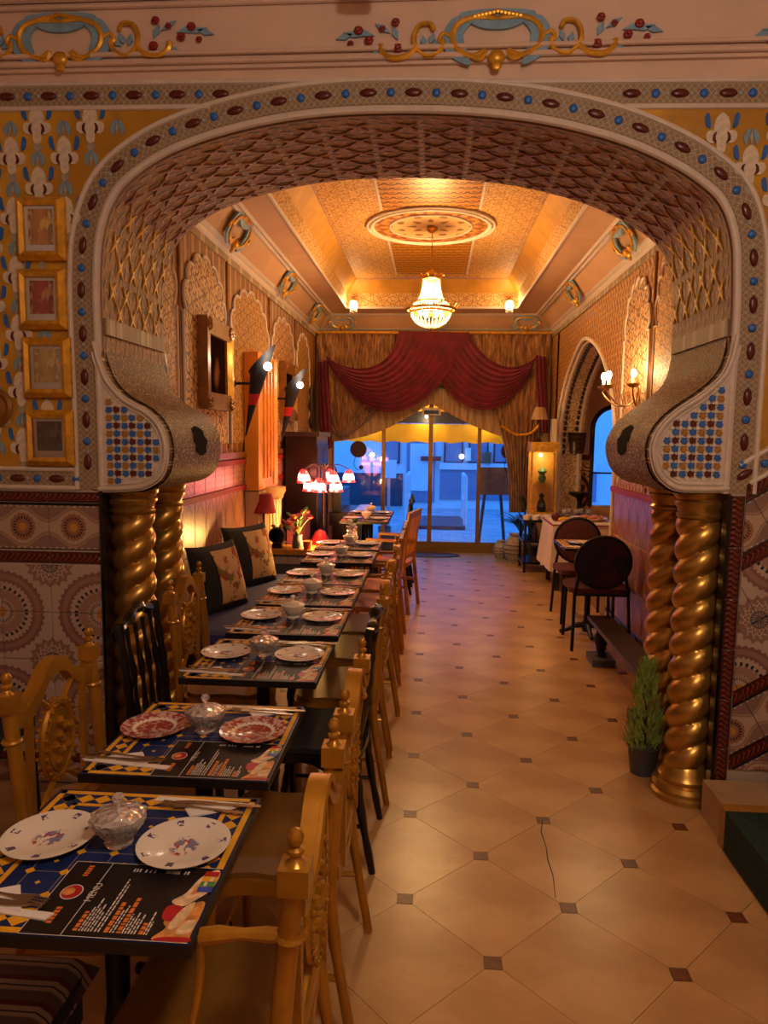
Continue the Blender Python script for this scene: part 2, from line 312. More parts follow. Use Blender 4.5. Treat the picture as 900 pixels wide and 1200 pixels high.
# ------------------------------------------------------------------ mesh helpers
class MB:
    def __init__(s): s.v = []; s.f = []; s.m = []; s.t = []
    def add(s, vs, fs, m=0, uv=None):
        o = len(s.v); s.v += [tuple(p) for p in vs]; s.t += list(uv) if uv else [(p[0], p[1]) for p in vs]
        for k in fs: s.f.append([i+o for i in k]); s.m.append(m)
        return s
    def box(s, c, z, m=0, R=None, uv=None):
        vs = []
        for a in (-1, 1):
            for b in (-1, 1):
                for d in (-1, 1):
                    p = Vector((a*z[0]/2, b*z[1]/2, d*z[2]/2))
                    if R: p = R @ p
                    vs.append(p+Vector(c))
        return s.add(vs, [(0, 1, 3, 2), (4, 6, 7, 5), (0, 4, 5, 1), (2, 3, 7, 6), (0, 2, 6, 4), (1, 5, 7, 3)], m, uv)
    def lathe(s, prof, n=16, c=(0, 0, 0), m=0, R=None, sx=1, sy=1):
        vs = []; k = len(prof)
        for i in range(n):
            a = 2*PI*i/n
            for r, z in prof:
                p = Vector((r*math.cos(a)*sx, r*math.sin(a)*sy, z))
                if R: p = R @ p
                vs.append(p+Vector(c))
        fs = [(i*k+j, ((i+1) % n)*k+j, ((i+1) % n)*k+j+1, i*k+j+1) for i in range(n) for j in range(k-1)]
        if prof[0][0] > 1e-5: fs.append([((n-i) % n)*k for i in range(n)])
        if prof[-1][0] > 1e-5: fs.append([i*k+k-1 for i in range(n)])
        return s.add(vs, fs, m)
    def sphere(s, c, r, m=0, n=10, sc=(1, 1, 1), R=None):
        h = max(4, n//2); pr = [(r*math.sin(PI*i/h), -r*math.cos(PI*i/h)*sc[2]) for i in range(h+1)]
        return s.lathe(pr, n, c, m, R, sc[0], sc[1])
    def tube(s, pts, r, n=8, m=0, closed=False, flat=1):
        pts = [Vector(p) for p in pts]; k = len(pts); vs = []; rs = r if isinstance(r, (list, tuple)) else [r]*k
        N = None
        for i, p in enumerate(pts):
            t = (pts[(i+1) % k]-pts[i-1]) if closed else (pts[min(i+1, k-1)]-pts[max(i-1, 0)])
            t.normalize()
            if N is None:
                N = t.cross(Vector((0, 0, 1)))
                if N.length < .1: N = t.cross(Vector((0, 1, 0)))
            N = (N-t*N.dot(t)).normalized(); B = t.cross(N)
            for j in range(n):
                a = 2*PI*j/n; vs.append(p+N*(rs[i]*math.cos(a))+B*(rs[i]*flat*math.sin(a)))
        fs = [(i*n+j, i*n+(j+1) % n, ((i+1) % k)*n+(j+1) % n, ((i+1) % k)*n+j) for i in range(k if closed else k-1) for j in range(n)]
        if not closed: fs += [list(range(n))[::-1], [(k-1)*n+j for j in range(n)]]
        return s.add(vs, fs, m)
    def prism(s, poly, a, b, plane='xz', m=0, uvf=None, mside=None):
        def pt(p, d): return {'xz': (p[0], d, p[1]), 'yz': (d, p[0], p[1]), 'xy': (p[0], p[1], d)}[plane]
        n = len(poly); tri = geometry.tessellate_polygon([[Vector((p[0], p[1], 0)) for p in poly]])
        uv = [uvf(p) for p in poly] if uvf else [tuple(p[:2]) for p in poly]
        s.add([pt(p, a) for p in poly], tri, m, uv); s.add([pt(p, b) for p in poly], [t[::-1] for t in tri], m, uv)
        s.add([pt(p, a) for p in poly]+[pt(p, b) for p in poly], [(i, (i+1) % n, n+(i+1) % n, n+i) for i in range(n)], m if mside is None else mside, uv+uv)
        return s
    def sheet(s, fn, nu, nv, m=0, uvf=None):
        vs = []; uv = []
        for i in range(nu+1):
            for j in range(nv+1):
                vs.append(fn(i/nu, j/nv)); uv.append(uvf(i/nu, j/nv) if uvf else (i/nu, j/nv))
        k = nv+1
        return s.add(vs, [(i*k+j, (i+1)*k+j, (i+1)*k+j+1, i*k+j+1) for i in range(nu) for j in range(nv)], m, uv)
    def mesh(s, name, mats, smooth=True, fix=True):
        me = bpy.data.meshes.new(name); me.from_pydata(s.v, [], s.f); me.update()
        for k in (mats if isinstance(mats, (list, tuple)) else [mats]): me.materials.append(MATS[k])
        me.polygons.foreach_set('material_index', s.m)
        ul = me.uv_layers.new(name='UVMap'); li = np.empty(len(me.loops), dtype=np.int32); me.loops.foreach_get('vertex_index', li)
        ul.data.foreach_set('uv', np.array(s.t, dtype=np.float32)[li].ravel())
        if smooth: me.shade_smooth(); me.set_sharp_from_angle(angle=math.radians(38))
        return me
    def build(s, name, mats, parent=None, smooth=True, loc=None):
        return link(name, s.mesh(name, mats, smooth), parent, loc)
def link(name, me, parent=None, loc=None, rot=None, scale=None):
    o = bpy.data.objects.new(name, me); COL.objects.link(o)
    if parent: o.parent = parent
    if loc: o.location = loc
    if rot: o.rotation_euler = rot
    if scale: o.scale = scale
    return o
def tag(o, label, cat, group=None):
    o['label'] = label; o['category'] = cat
    if group: o['group'] = group
    return o
def thing(name, label, cat, loc=(0, 0, 0), rz=0, group=None):
    o = bpy.data.objects.new(name, None); COL.objects.link(o); o.location = loc; o.rotation_euler = (0, 0, rz); o.empty_display_size = .1
    return tag(o, label, cat, group)
def struct(o, label=None):
    o['kind'] = 'structure'
    if label: o['label'] = label
    return o
def copy_tree(o, parent=None):
    c = o.copy(); COL.objects.link(c); c.parent = parent
    for ch in list(o.children): copy_tree(ch, c)
    return c
def dup(root, loc, rz, label=None, group=None):
    c = copy_tree(root); c.location = loc; c.rotation_euler = (0, 0, rz)
    if label: c['label'] = label
    if group: c['group'] = group
    return c
def crom(pts, n=6, closed=False):               # Catmull-Rom
    out = []; k = len(pts)
    for i in range(k if closed else k-1):
        p = [Vector(pts[(i+j) % k] if closed else pts[min(max(i+j, 0), k-1)]) for j in (-1, 0, 1, 2)]
        for q in range(n):
            t = q/n; out.append(.5*((2*p[1])+(p[2]-p[0])*t+(2*p[0]-5*p[1]+4*p[2]-p[3])*t*t+(3*p[1]-p[0]-3*p[2]+p[3])*t**3))
    if not closed: out.append(Vector(pts[-1]))
    return out
def clip(poly, uv, a, b, c):                    # keep a*x+b*y<=c
    op = []; ou = []
    for i in range(len(poly)):
        p, q = poly[i-1], poly[i]; dp = a*p[0]+b*p[1]-c; dq = a*q[0]+b*q[1]-c
        if (dp <= 0) != (dq <= 0):
            t = dp/(dp-dq); op.append(tuple(p[k]+(q[k]-p[k])*t for k in (0, 1))); ou.append(tuple(uv[i-1][k]+(uv[i][k]-uv[i-1][k])*t for k in (0, 1)))
        if dq <= 0: op.append(q); ou.append(uv[i])
    return op, ou
def offset_path(pts, d):                        # 2D path shifted along its left normal
    out = []; k = len(pts)
    for i, p in enumerate(pts):
        a = Vector(pts[max(i-1, 0)]); b = Vector(pts[min(i+1, k-1)]); t = (b-a).normalized(); out.append(Vector((p[0]-t.y*d, p[1]+t.x*d)))
    return out
def arclen(pts):
    s = [0]
    for a, b in zip(pts, pts[1:]): s.append(s[-1]+(Vector(b)-Vector(a)).length)
    return s
def resample(pts, step):
    s = arclen(pts); n = max(1, round(s[-1]/step)); out = []; j = 0
    for i in range(n+1):
        t = s[-1]*i/n
        while j < len(s)-2 and s[j+1] < t: j += 1
        k = (t-s[j])/max(1e-9, s[j+1]-s[j]); out.append(Vector(pts[j]).lerp(Vector(pts[j+1]), min(1, max(0, k))))
    return out

# ------------------------------------------------------------------ the shell
XL, XR, YF, YB = -1.63, 1.57, 3.05, 3.77        # far-room side walls, near and far faces of the arch wall
YE = 9.9                                        # street front
NX0, NX1, NY0, NZ = -2.75, 2.55, -1.6, 3.55     # near room

# floor: octagon tiles and brown dots on a real lattice, over a screed slab
p2 = .4*2**.5/2; FX, FY = .21602, 2.05967
fl = struct(MB().box(((NX0+NX1)/2, (NY0+YE)/2, -.056), (NX1-NX0+.4, YE-NY0+.3, .1)).build('floor', 'grout', smooth=False))
dh = .027; gp = .0012
octa = [(p2-dh-gp, -dh), (p2-dh-gp, dh), (dh, p2-dh-gp), (-dh, p2-dh-gp), (-(p2-dh-gp), dh), (-(p2-dh-gp), -dh), (-dh, -(p2-dh-gp)), (dh, -(p2-dh-gp))]
om = MB().prism(octa, -.006, 0, 'xy').mesh('floor_tile', 'floor_marble', False)
dm = MB().box((0, 0, -.003), (2*dh-2*gp, 2*dh-2*gp, .006)).mesh('floor_dot', 'floor_dot', False)
def floor_bounds(y): return (NX0, NX1) if y < YF else (XL, XR)
for c in range(-12, 10):
    for k in range(-7, 30):
        x = FX+c*p2; y = FY+k*p2
        if y > 9.2 or y < .2: continue
        if abs(x) > 1.0+.62*y: continue          # nothing of these can be seen
        lo, hi = floor_bounds(y)
        if not (lo-.25 < x < hi+.25): continue
        if (c+k) % 2 == 0:
            if lo+.04 < x < hi-.04 and y < 9.1: link('dot_tile', dm, fl, (x, y, 0))
        else:
            po = [(x+a, y+b) for a, b in octa]; uv = list(po); full = len(po)
            q, u = clip(po, uv, -1, 0, -lo); q, u = clip(q, u, 1, 0, hi) if q else (q, u); q, u = clip(q, u, 0, 1, 9.17) if q else (q, u)
            if len(q) < 3: continue
            if len(q) == full and all(abs(a[0]-b[0]) < 1e-6 for a, b in zip(q, po)): link('marble_tile', om, fl, (x, y, 0))
            else: MB().prism(q, -.006, 0, 'xy').build('marble_tile', 'floor_marble', fl, False)
tm = MB().box((0, 0, -.003), (.196, .176, .006)).mesh('threshold_tile', 'threshold_tile', False)
for i in range(15):
    for j in range(4): link('threshold_tile', tm, fl, (XL+.2+i*.2, 9.265+j*.18, 0))
MB().box((1.42, 9.53, -.003), (.26, .7, .006)).build('border_strip', 'brown_marble', fl, False)
cr = [P(636, 961, Z=.0006), P(634, 975, Z=.0006), P(640, 992, Z=.0006), P(642, 1008, Z=.0006), P(648, 1026, Z=.0006), P(651, 1052, Z=.0006)]
MB().tube(cr, [.0016, .002, .0015, .0022, .0016, .001], 4).build('crack_line', 'table_edge', fl)

# --- arch profile traced on the near face (X, Z)
AL = [(118, 400), (116, 330), (120, 275), (135, 232), (160, 205), (200, 180), (260, 158), (330, 142), (400, 134), (480, 132)]
AR = [(560, 135), (640, 145), (720, 165), (780, 190), (820, 215), (845, 240), (858, 280), (860, 330), (858, 390)]
arch = [Vector((P(*q, Y=YF).x, P(*q, Y=YF).z)) for q in AL+AR]
JL, JR = -1.44, 1.205
arch = [Vector((JL, 1.365)), Vector((JL, 1.7))]+arch+[Vector((JR, 1.7)), Vector((JR, 1.395))]
arch = resample(crom(arch, 8), .03)
SL = [(116, 400), (122, 425), (132, 447), (150, 466), (175, 480), (191, 497), (199, 520), (198, 545), (190, 562), (172, 573), (150, 576), (118, 577)]
SR = [(858, 392), (852, 420), (842, 440), (820, 460), (790, 480), (770, 500), (760, 525), (765, 553), (780, 570), (800, 577), (852, 577)]
scL = resample(crom([Vector((P(*q, Y=YF).x, P(*q, Y=YF).z)) for q in SL], 8), .02)
scR = resample(crom([Vector((P(*q, Y=YF).x, P(*q, Y=YF).z)) for q in SR], 8), .02)
BL, BR = -1.5, 1.3                            # jambs behind the columns
wall = [(NX0, 0), (BL, 0), (BL, 1.365)]+[tuple(p) for p in arch]+[(BR, 1.395), (BR, 0), (NX1, 0), (NX1, NZ+.2), (NX0, NZ+.2)]
wa = struct(MB().prism(wall, YF, YB, 'xz').build('wall_arch', 'frieze_plaster', smooth=False), 'thick wall with a wide carved horseshoe arch between the two rooms')
# carved lining of the arch
def lining(path, mt, name, y0=YF+.012, y1=YB+.004, off=.006):
    pin = offset_path(path, -off); s = arclen(path); n = len(path)-1; b = MB()
    def ix(u): return min(n, round(u*n))
    b.sheet(lambda u, v: (pin[ix(u)].x, y0+(y1-y0)*v, pin[ix(u)].y), n, 8, 0, lambda u, v: (s[ix(u)], (y1-y0)*v))
    return b.build(name, mt, wa)
# which of the two sides is inside: keep the lining inside the opening
lining(arch, 'carved_soffit', 'carved_soffit', off=.006)
for sc, sg in ((scL, 1), (scR, -1)):
    # scroll capital: solid, extruded through the wall, with its filigree skin
    poly = [tuple(p) for p in sc]; jx = JL if sg > 0 else JR
    poly = [(jx-.02*sg, poly[0][1])]+poly+[(jx-.02*sg, poly[-1][1])]
    MB().prism(poly, YF-.012, YB+.012, 'xz', 0, None, 1).build('scroll_capital', ['moulding_white', 'carved_filigree'], wa)
    b = MB(); n = len(sc)-1; pin = offset_path(sc, .007*sg); s = arclen(sc)
    b.sheet(lambda u, v: (pin[min(n, round(u*n))].x, YF+.03+(YB-YF-.03)*v, pin[min(n, round(u*n))].y), n, 8, 0, lambda u, v: (s[min(n, round(u*n))], (YB-YF)*v))
    b.build('filigree_skin', 'carved_filigree', wa)
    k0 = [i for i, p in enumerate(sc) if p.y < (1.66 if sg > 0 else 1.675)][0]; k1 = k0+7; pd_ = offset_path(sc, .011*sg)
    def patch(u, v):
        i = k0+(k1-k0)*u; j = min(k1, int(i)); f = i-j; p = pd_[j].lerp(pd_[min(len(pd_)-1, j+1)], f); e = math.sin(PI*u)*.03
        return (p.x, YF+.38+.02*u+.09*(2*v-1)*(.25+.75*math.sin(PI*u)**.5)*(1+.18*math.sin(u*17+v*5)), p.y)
    MB().sheet(patch, 10, 8).build('dark_patch', 'matt_black', wa)  # matt near-black sheet laid over the capital's skin
    # white roll along the edge
    inner = offset_path(sc, -.016*sg)
    MB().tube([(p.x, YF-.014, p.y) for p in inner], .014, 8, flat=.8).build('scroll_moulding', 'moulding_white', wa)
    inner2 = offset_path(sc, -.036*sg)
    MB().tube([(p.x, YF-.013, p.y) for p in inner2[2:]], .005, 6).build('scroll_moulding', 'moulding_white', wa)
    # mosaic: ground plate + every piece
    lim = offset_path(sc, -.038*sg); z0, z1 = (1.385, 1.92) if sg > 0 else (1.42, 1.94)
    plate = [(jx, lim[0].y-.1)]+[tuple(p) for p in lim[4:-3]]+[(jx, lim[-1].y)]
    shp = [(-.6, -.9), (.6, -.9), (1, -.2), (.55, .35), (.75, .8), (0, .75), (-.75, .8), (-.55, .35), (-1, -.2)]
    pm = {k: MB().prism([(a*.0148, b_*.0148) for a, b_ in shp], -.004, .003, 'xz').mesh('mosaic_piece', k, False) for k in ('blue_glaze', 'maroon_glaze', 'ochre_glaze')}
    wm = MB().prism([(.009*math.cos(a*PI/4), .009*math.sin(a*PI/4)) for a in range(8)], -.003, .002, 'xz').mesh('mosaic_dot', 'motif_cream', False)
    def inside(x, z):
        c = False; pl = plate
        for i in range(len(pl)):
            (x1, y1), (x2, y2) = pl[i-1], pl[i]
            if (y1 > z) != (y2 > z) and x < (x2-x1)*(z-y1)/(y2-y1)+x1: c = not c
        return c
    def ok(x, z, r): return all(inside(x+r*a, z+r*b_) for a, b_ in ((1, 0), (-1, 0), (0, 1), (0, -1)))
    pt = .0345; r0 = 0
    for r in range(16):
        for k in range(12):
            x = jx+sg*(.032+k*pt); z = z0+.02+r*pt
            if ok(x, z, .009):
                mt = 'blue_glaze' if (r+k) % 2 else ('maroon_glaze' if r % 2 else 'ochre_glaze')
                link('mosaic_piece', pm[mt], wa, (x, YF-.016, z), (0, PI*(.5 if k % 2 else 0), 0))
            if ok(x+pt/2*sg, z+pt/2, .006): link('mosaic_dot', wm, wa, (x+pt/2*sg, YF-.016, z+pt/2))
# painted stars on the carved jambs and soffit
star = []
for i in range(16):
    a = 2*PI*i/16; r = .056 if i % 4 == 2 else (.012 if i % 4 == 0 else .016); star.append((r*math.cos(a)*.8, r*math.sin(a)*1.15))
sty = MB().prism(star, 0, .006, 'xy').mesh('star_relief', 'star_yellow', False); stb = MB().prism(star, 0, .006, 'xy').mesh('star_relief', 'star_brown', False)
frame_pts = [(offset_path(arch, -.007)[i], (arch[min(i+1, len(arch)-1)]-arch[max(i-1, 0)]).normalized(), arclen(arch)[i]) for i in range(len(arch))]
S_tot = frame_pts[-1][2]
def at_arc(s):
    k = min(range(len(frame_pts)), key=lambda i: abs(frame_pts[i][2]-s)); return frame_pts[k]
step_s = .105
for i in range(int(S_tot/step_s)):
    s = i*step_s+.04; p, t, _ = at_arc(s)
    if p.y < 2.13: continue
    nrm = Vector((t.y, -t.x)) if True else None
    for j in range(5):
        y = YF+.11+j*.14+(.07 if i % 2 else 0)
        if y > YB-.05: continue
        yel = (s < 1.25 or s > S_tot-1.25)
        R = Matrix(((0, t.x, nrm.x), (1, 0, 0), (0, t.y, nrm.y)))
        o = link('star_relief', sty if yel else stb, wa, (p.x, y, p.y), R.to_euler())
# lower border ledge between star zone and filigree
for jx, sg in ((JL, 1), (JR, -1)):
    MB().box((jx+sg*.006, (YF+YB)/2, 2.075), (.02, YB-YF-.05, .07)).build('jamb_band', 'border_lattice', wa)

# beaded border band with white rolls
bi, bo = offset_path(arch, .03), offset_path(arch, .12); s = arclen(arch); n = len(arch)-1
MB().sheet(lambda u, v: (bi[min(n, round(u*n))].lerp(bo[min(n, round(u*n))], v).x, YF-.006, bi[min(n, round(u*n))].lerp(bo[min(n, round(u*n))], v).y), n, 2, 0, lambda u, v: (s[min(n, round(u*n))], v)).build('border_band', 'border_lattice', wa)
for d, r in ((.012, .016), (.127, .011)):
    pp = offset_path(arch, d); MB().tube([(p.x, YF-.006, p.y) for p in pp], r, 8, flat=.9).build('border_roll', 'moulding_white', wa)
ov = MB().sphere((0, 0, 0), 1, 0, 12, (.036, .01, .017)).mesh('border_bead', 'maroon_glaze')
bl = MB().sphere((0, 0, 0), .0175, 0, 10, (1, .5, 1)).mesh('border_bead', 'blue_glaze')
gr_ = MB().sphere((0, 0, 0), .009, 0, 6, (1, .5, 1)).mesh('border_stud', 'motif_grey')
def beads(path, step=.0925, ph=0, keep=None):
    q = resample(path, step)
    for i, p in enumerate(q):
        t = (q[min(i+1, len(q)-1)]-q[max(i-1, 0)]); a = -math.atan2(t.y, t.x)
        if keep and not (keep[0] < p.x < keep[1]): continue
        link('border_bead', bl if (i+ph) % 2 else ov, wa, (p.x, YF-.008, p.y), (0, a, 0))
        if i: m_ = (q[i]+q[i-1])/2; link('border_stud', gr_, wa, (m_.x, YF-.008, m_.y))
beads(offset_path(arch, .075)[4:-4])
def straight(p, q, wd=.085, lo=None, keep=None):
    p = Vector(p); q = Vector(q); t = (q-p).normalized(); nn = Vector((-t.y, t.x)); L = (q-p).length
    MB().sheet(lambda u, v: ((p+(q-p)*u+nn*wd*(v-.5)).x, YF-.005, (p+(q-p)*u+nn*wd*(v-.5)).y), 8, 2, 0, lambda u, v: (u*L, v)).build('border_band', 'border_lattice', wa)
    for e in (-1, 1):
        if e < 0 and lo: MB().tube([(lo[0], YF-.005, (p-nn*(wd/2+.006)).y+t.y/t.x*(lo[0]-p.x)), (lo[1], YF-.005, (p-nn*(wd/2+.006)).y+t.y/t.x*(lo[1]-p.x))], .011, 8).build('border_roll', 'moulding_white', wa); continue
        MB().tube([((p+nn*e*(wd/2+.006)).x, YF-.005, (p+nn*e*(wd/2+.006)).y), ((q+nn*e*(wd/2+.006)).x, YF-.005, (q+nn*e*(wd/2+.006)).y)], .011, 8).build('border_roll', 'moulding_white', wa)
    beads([p, q], keep=keep)
op_ = offset_path(arch, .135); xl0 = min(p.x for p in op_ if p.y > 2.972); xl1 = min(p.x for p in op_ if p.y > 3.0); xr0 = max(p.x for p in op_ if p.y > 2.925); xr1 = max(p.x for p in op_ if p.y > 2.955)
straight((NX0+.02, 3.018), (-.35, 3.004), .085, (NX0+.02, xl0), (NX0, xl1-.04)); straight((.2, 2.985), (NX1-.02, 2.955), .085, (xr0, NX1-.02), (xr1+.04, NX1))
straight((NX0+.02, 1.412), (JL-.13, 1.41), .07); straight((1.29, 1.475), (NX1-.02, 1.475+1.23*.62), .075)
# yellow painted field, left and right of the arch
outer = offset_path(arch, .13)
mid = len(outer)//2
def field(poly): return MB().prism(poly, YF-.003, YF+.02, 'xz').build('painted_field', 'yellow_wall', wa, False)
hi = [p for p in outer[:mid] if p.y < 2.985 and p.y > 1.455]
fL = [(NX0, 1.455), (outer[0].x, 1.455)]+[tuple(p) for p in hi]+[(hi[-1].x, 2.98), (NX0, 2.98)]
field(fL)
hr = [p for p in outer[mid:] if p.y < 2.93 and p.y > 1.56]
fR = [(hr[0].x, 2.925)]+[tuple(p) for p in hr]+[(1.33, 1.56), (NX1, 1.56+1.22*.62), (NX1, 2.925)]
field(fR)
# palmettes on the yellow field
def palmette():
    b = MB()
    def sh(pts, m, d, mir=False):
        for e in ((1, -1) if mir else (1,)):
            q = [(x*e, z) for x, z in pts]
            if e < 0: q = q[::-1]
            b.prism([tuple(v) for v in crom([Vector(t) for t in q], 3, True)], -d, .002, 'xz', m)
    sh([(-.012, -.06), (.012, -.06), (.016, -.01), (.026, .02), (.02, .05), (.008, .066), (0, .07), (-.008, .066), (-.02, .05), (-.026, .02), (-.016, -.01)], 0, .006)
    sh([(.012, -.02), (.03, -.032), (.048, -.018), (.046, .006), (.028, .012), (.014, .004)], 0, .005, True)
    sh([(.016, -.03), (.028, -.022), (.026, -.002), (.016, .006), (.02, -.012)], 2, .008, True)
    sh([(.036, .02), (.05, .03), (.054, .062), (.044, .07), (.038, .045)], 1, .005, True)
    sh([(-.012, -.085), (0, -.095), (.012, -.085), (.01, -.065), (-.01, -.065)], 3, .004)
    return b.mesh('palmette_relief', ['motif_cream', 'blue_glaze', 'maroon_glaze', 'motif_grey'], False)
pal = palmette()
m2 = MB()
for e in (1, -1):
    m2.prism([tuple(v) for v in crom([Vector((x*e, z)) for x, z in ((.006, .03), (.02, .02), (.03, -.005), (.02, -.03), (.014, -.012), (.008, .004))][::e], 3, True)], -.004, .002, 'xz', 1)
m2.prism([(-.007, 0), (0, -.04), (.007, 0), (0, .035)], -.005, .002, 'xz', 0)
flr = m2.mesh('floret_relief', ['motif_grey', 'pale_blue'], False)
def in_poly(pl, x, z):
    c = False
    for i in range(len(pl)):
        (x1, y1), (x2, y2) = pl[i-1], pl[i]
        if (y1 > z) != (y2 > z) and x < (x2-x1)*(z-y1)/(y2-y1)+x1: c = not c
    return c
for pl, x0 in ((fL, -1.689), (fR, 1.115)):
    for r in range(-2, 12):
        for k in range(-6, 14):
            x = x0+k*.232+(.116 if r % 2 else 0); z = (2.896 if x0 < 0 else 2.82)-r*.122
            if abs(x) > 2.3: continue
            if all(in_poly(pl, x+a, z+b_) for a, b_ in ((.03, .0), (-.03, .0), (0, .04), (0, -.04))): link('palmette_relief', pal, wa, (x, YF-.004, z), None, (1.22, 1, 1.12))
            if all(in_poly(pl, x+.116+a, z-.02+b_) for a, b_ in ((.02, .0), (-.02, .0), (0, .03), (0, -.03))): link('floret_relief', flr, wa, (x+.116, YF-.004, z-.012))

# --- tiled dado of the near face, left of the arch
TM = {}
def tmesh(w_, h_, mt, name):
    key = (round(w_, 4), round(h_, 4), mt)
    if key in TM: return TM[key]
    b = MB(); bv = .004
    ins = [(bv, bv), (w_-bv, bv), (w_-bv, h_-bv), (bv, h_-bv)]; out = [(0, 0), (w_, 0), (w_, h_), (0, h_)]
    vs = [(x, -.008, z) for x, z in ins]+[(x, -.004, z) for x, z in out]+[(x, .004, z) for x, z in out]
    uv = [(x/w_, z/h_) for x, z in ins]+[(x/w_, z/h_) for x, z in out]*2
    TM[key] = b.add(vs, [(0, 1, 2, 3)]+[(i, 4+i, 4+(i+1) % 4, (i+1) % 4) for i in range(4)]+[(4+i, 8+i, 8+(i+1) % 4, 4+(i+1) % 4) for i in range(4)], 0, uv).mesh(name, mt, False)
    return TM[key]
TW = .2345; gap = .003
rows = [(1.306, 1.352, 'rope_tile'), (1.092, 1.296, 'eye_tile'), (1.03, 1.083, 'rope_tile')]
EL, ER = -1.462, 1.238
dado_back = MB().box(((NX0+EL)/2, YF-.002, .68), (EL-NX0, .006, 1.36)).build('dado_ground', 'grout_pale', wa, False)
MB().box(((NX0+EL)/2, YF-.008, 1.3), (EL-NX0, .01, .006)).build('dado_line', 'black_lacquer', wa, False)
for c in range(5):
    x = EL-.006-(c+1)*TW
    for z0, z1, mt in rows: link('wall_tile', tmesh(TW-gap, z1-z0, mt, 'wall_tile'), wa, (x, YF-.004, z0))
    for r in range(4):
        z = 1.026-(r+1)*.221; mx = (c % 2 == 0); mz = (r % 2 == 0)
        sx, sz = (-1 if mx else 1), (1 if mz else -1)
        link('wall_tile', tmesh(TW-gap, .218, 'rosette_tile', 'wall_tile'), wa, (x+(TW-gap if sx < 0 else 0), YF-.004, z+(0 if sz > 0 else .218)), None, (sx, 1, sz))
    link('wall_tile', tmesh(TW-gap, .036, 'rope_tile', 'wall_tile'), wa, (x, YF-.004, .104))
    link('wall_tile', tmesh(TW-gap, .1, 'eye_tile', 'wall_tile'), wa, (x, YF-.004, .002))
MB().box((EL+.006, YF+.006, .68), (.014, .05, 1.36)).build('edge_strip', 'black_lacquer', wa, False)
for x in (BL+.004, BR-.004): MB().box((x, (YF+YB)/2+.03, .68), (.008, YB-YF-.08, 1.36)).build('jamb_panel', 'brown_wood', wa, False)
# --- stair dado, right of the arch: rows run up with the stairs
MB().prism([(ER, 0), (NX1, 0), (NX1, 1.42+(NX1-ER)*.62), (ER, 1.395)], YF-.003, YF+.004, 'xz').build('dado_ground', 'grout_pale', wa, False)
MB().box((ER-.006, YF+.006, .7), (.014, .05, 1.38)).build('edge_strip', 'black_lacquer', wa, False)
rope_v = tmesh(.215, .058, 'rope_tile', 'wall_tile')
for i in range(6): link('wall_tile', rope_v, wa, (ER+.06, YF-.004, 1.17-i*.219), (0, -PI/2, 0))
TH = math.atan(.62); ct, st = math.cos(TH), math.sin(TH)
srows = [(-.055, 0, 'rope_tile', .22), (-.245, -.06, 'eye_tile', .22), (-.305, -.25, 'rope_tile', .22), (-.527, -.308, 'rosette_tile', .22), (-.75, -.53, 'rosette_tile', .22), (-.805, -.753, 'rope_tile', .22), (-.995, -.81, 'eye_tile', .22), (-1.05, -1.0, 'rope_tile', .22), (-1.24, -1.055, 'eye_tile', .22), (-1.45, -1.245, 'rosette_tile', .22)]
O = Vector((ER+.06, 1.43))
for ri, (a0, a1, mt, L) in enumerate(srows):
    for k in range(-5, 8):
        u0 = k*L; rect = [(u0, a0), (u0+L-gap, a0), (u0+L-gap, a1), (u0, a1)]
        uv = [(0, 0), (1, 0), (1, 1), (0, 1)]
        if mt == 'rosette_tile':
            if (k % 2): uv = [(1-a, b_) for a, b_ in uv]
            if (ri % 2): uv = [(a, 1-b_) for a, b_ in uv]
        q = [(O.x+u*ct-v*st, O.y+u*st+v*ct) for u, v in rect]
        q, uv = clip(q, uv, -1, 0, -(ER+.064))
        if len(q) > 2: q, uv = clip(q, uv, 1, 0, 1.95)
        if len(q) > 2: q, uv = clip(q, uv, 0, -1, -.2)
        if len(q) < 3: continue
        b = MB(); m_ = len(q)
        b.add([(x, YF-.012, z) for x, z in q]+[(x, YF-.002, z) for x, z in q], [list(range(m_))]+[(i, m_+i, m_+(i+1) % m_, (i+1) % m_) for i in range(m_)], 0, uv+uv)
        b.build('wall_tile', mt, wa, False)

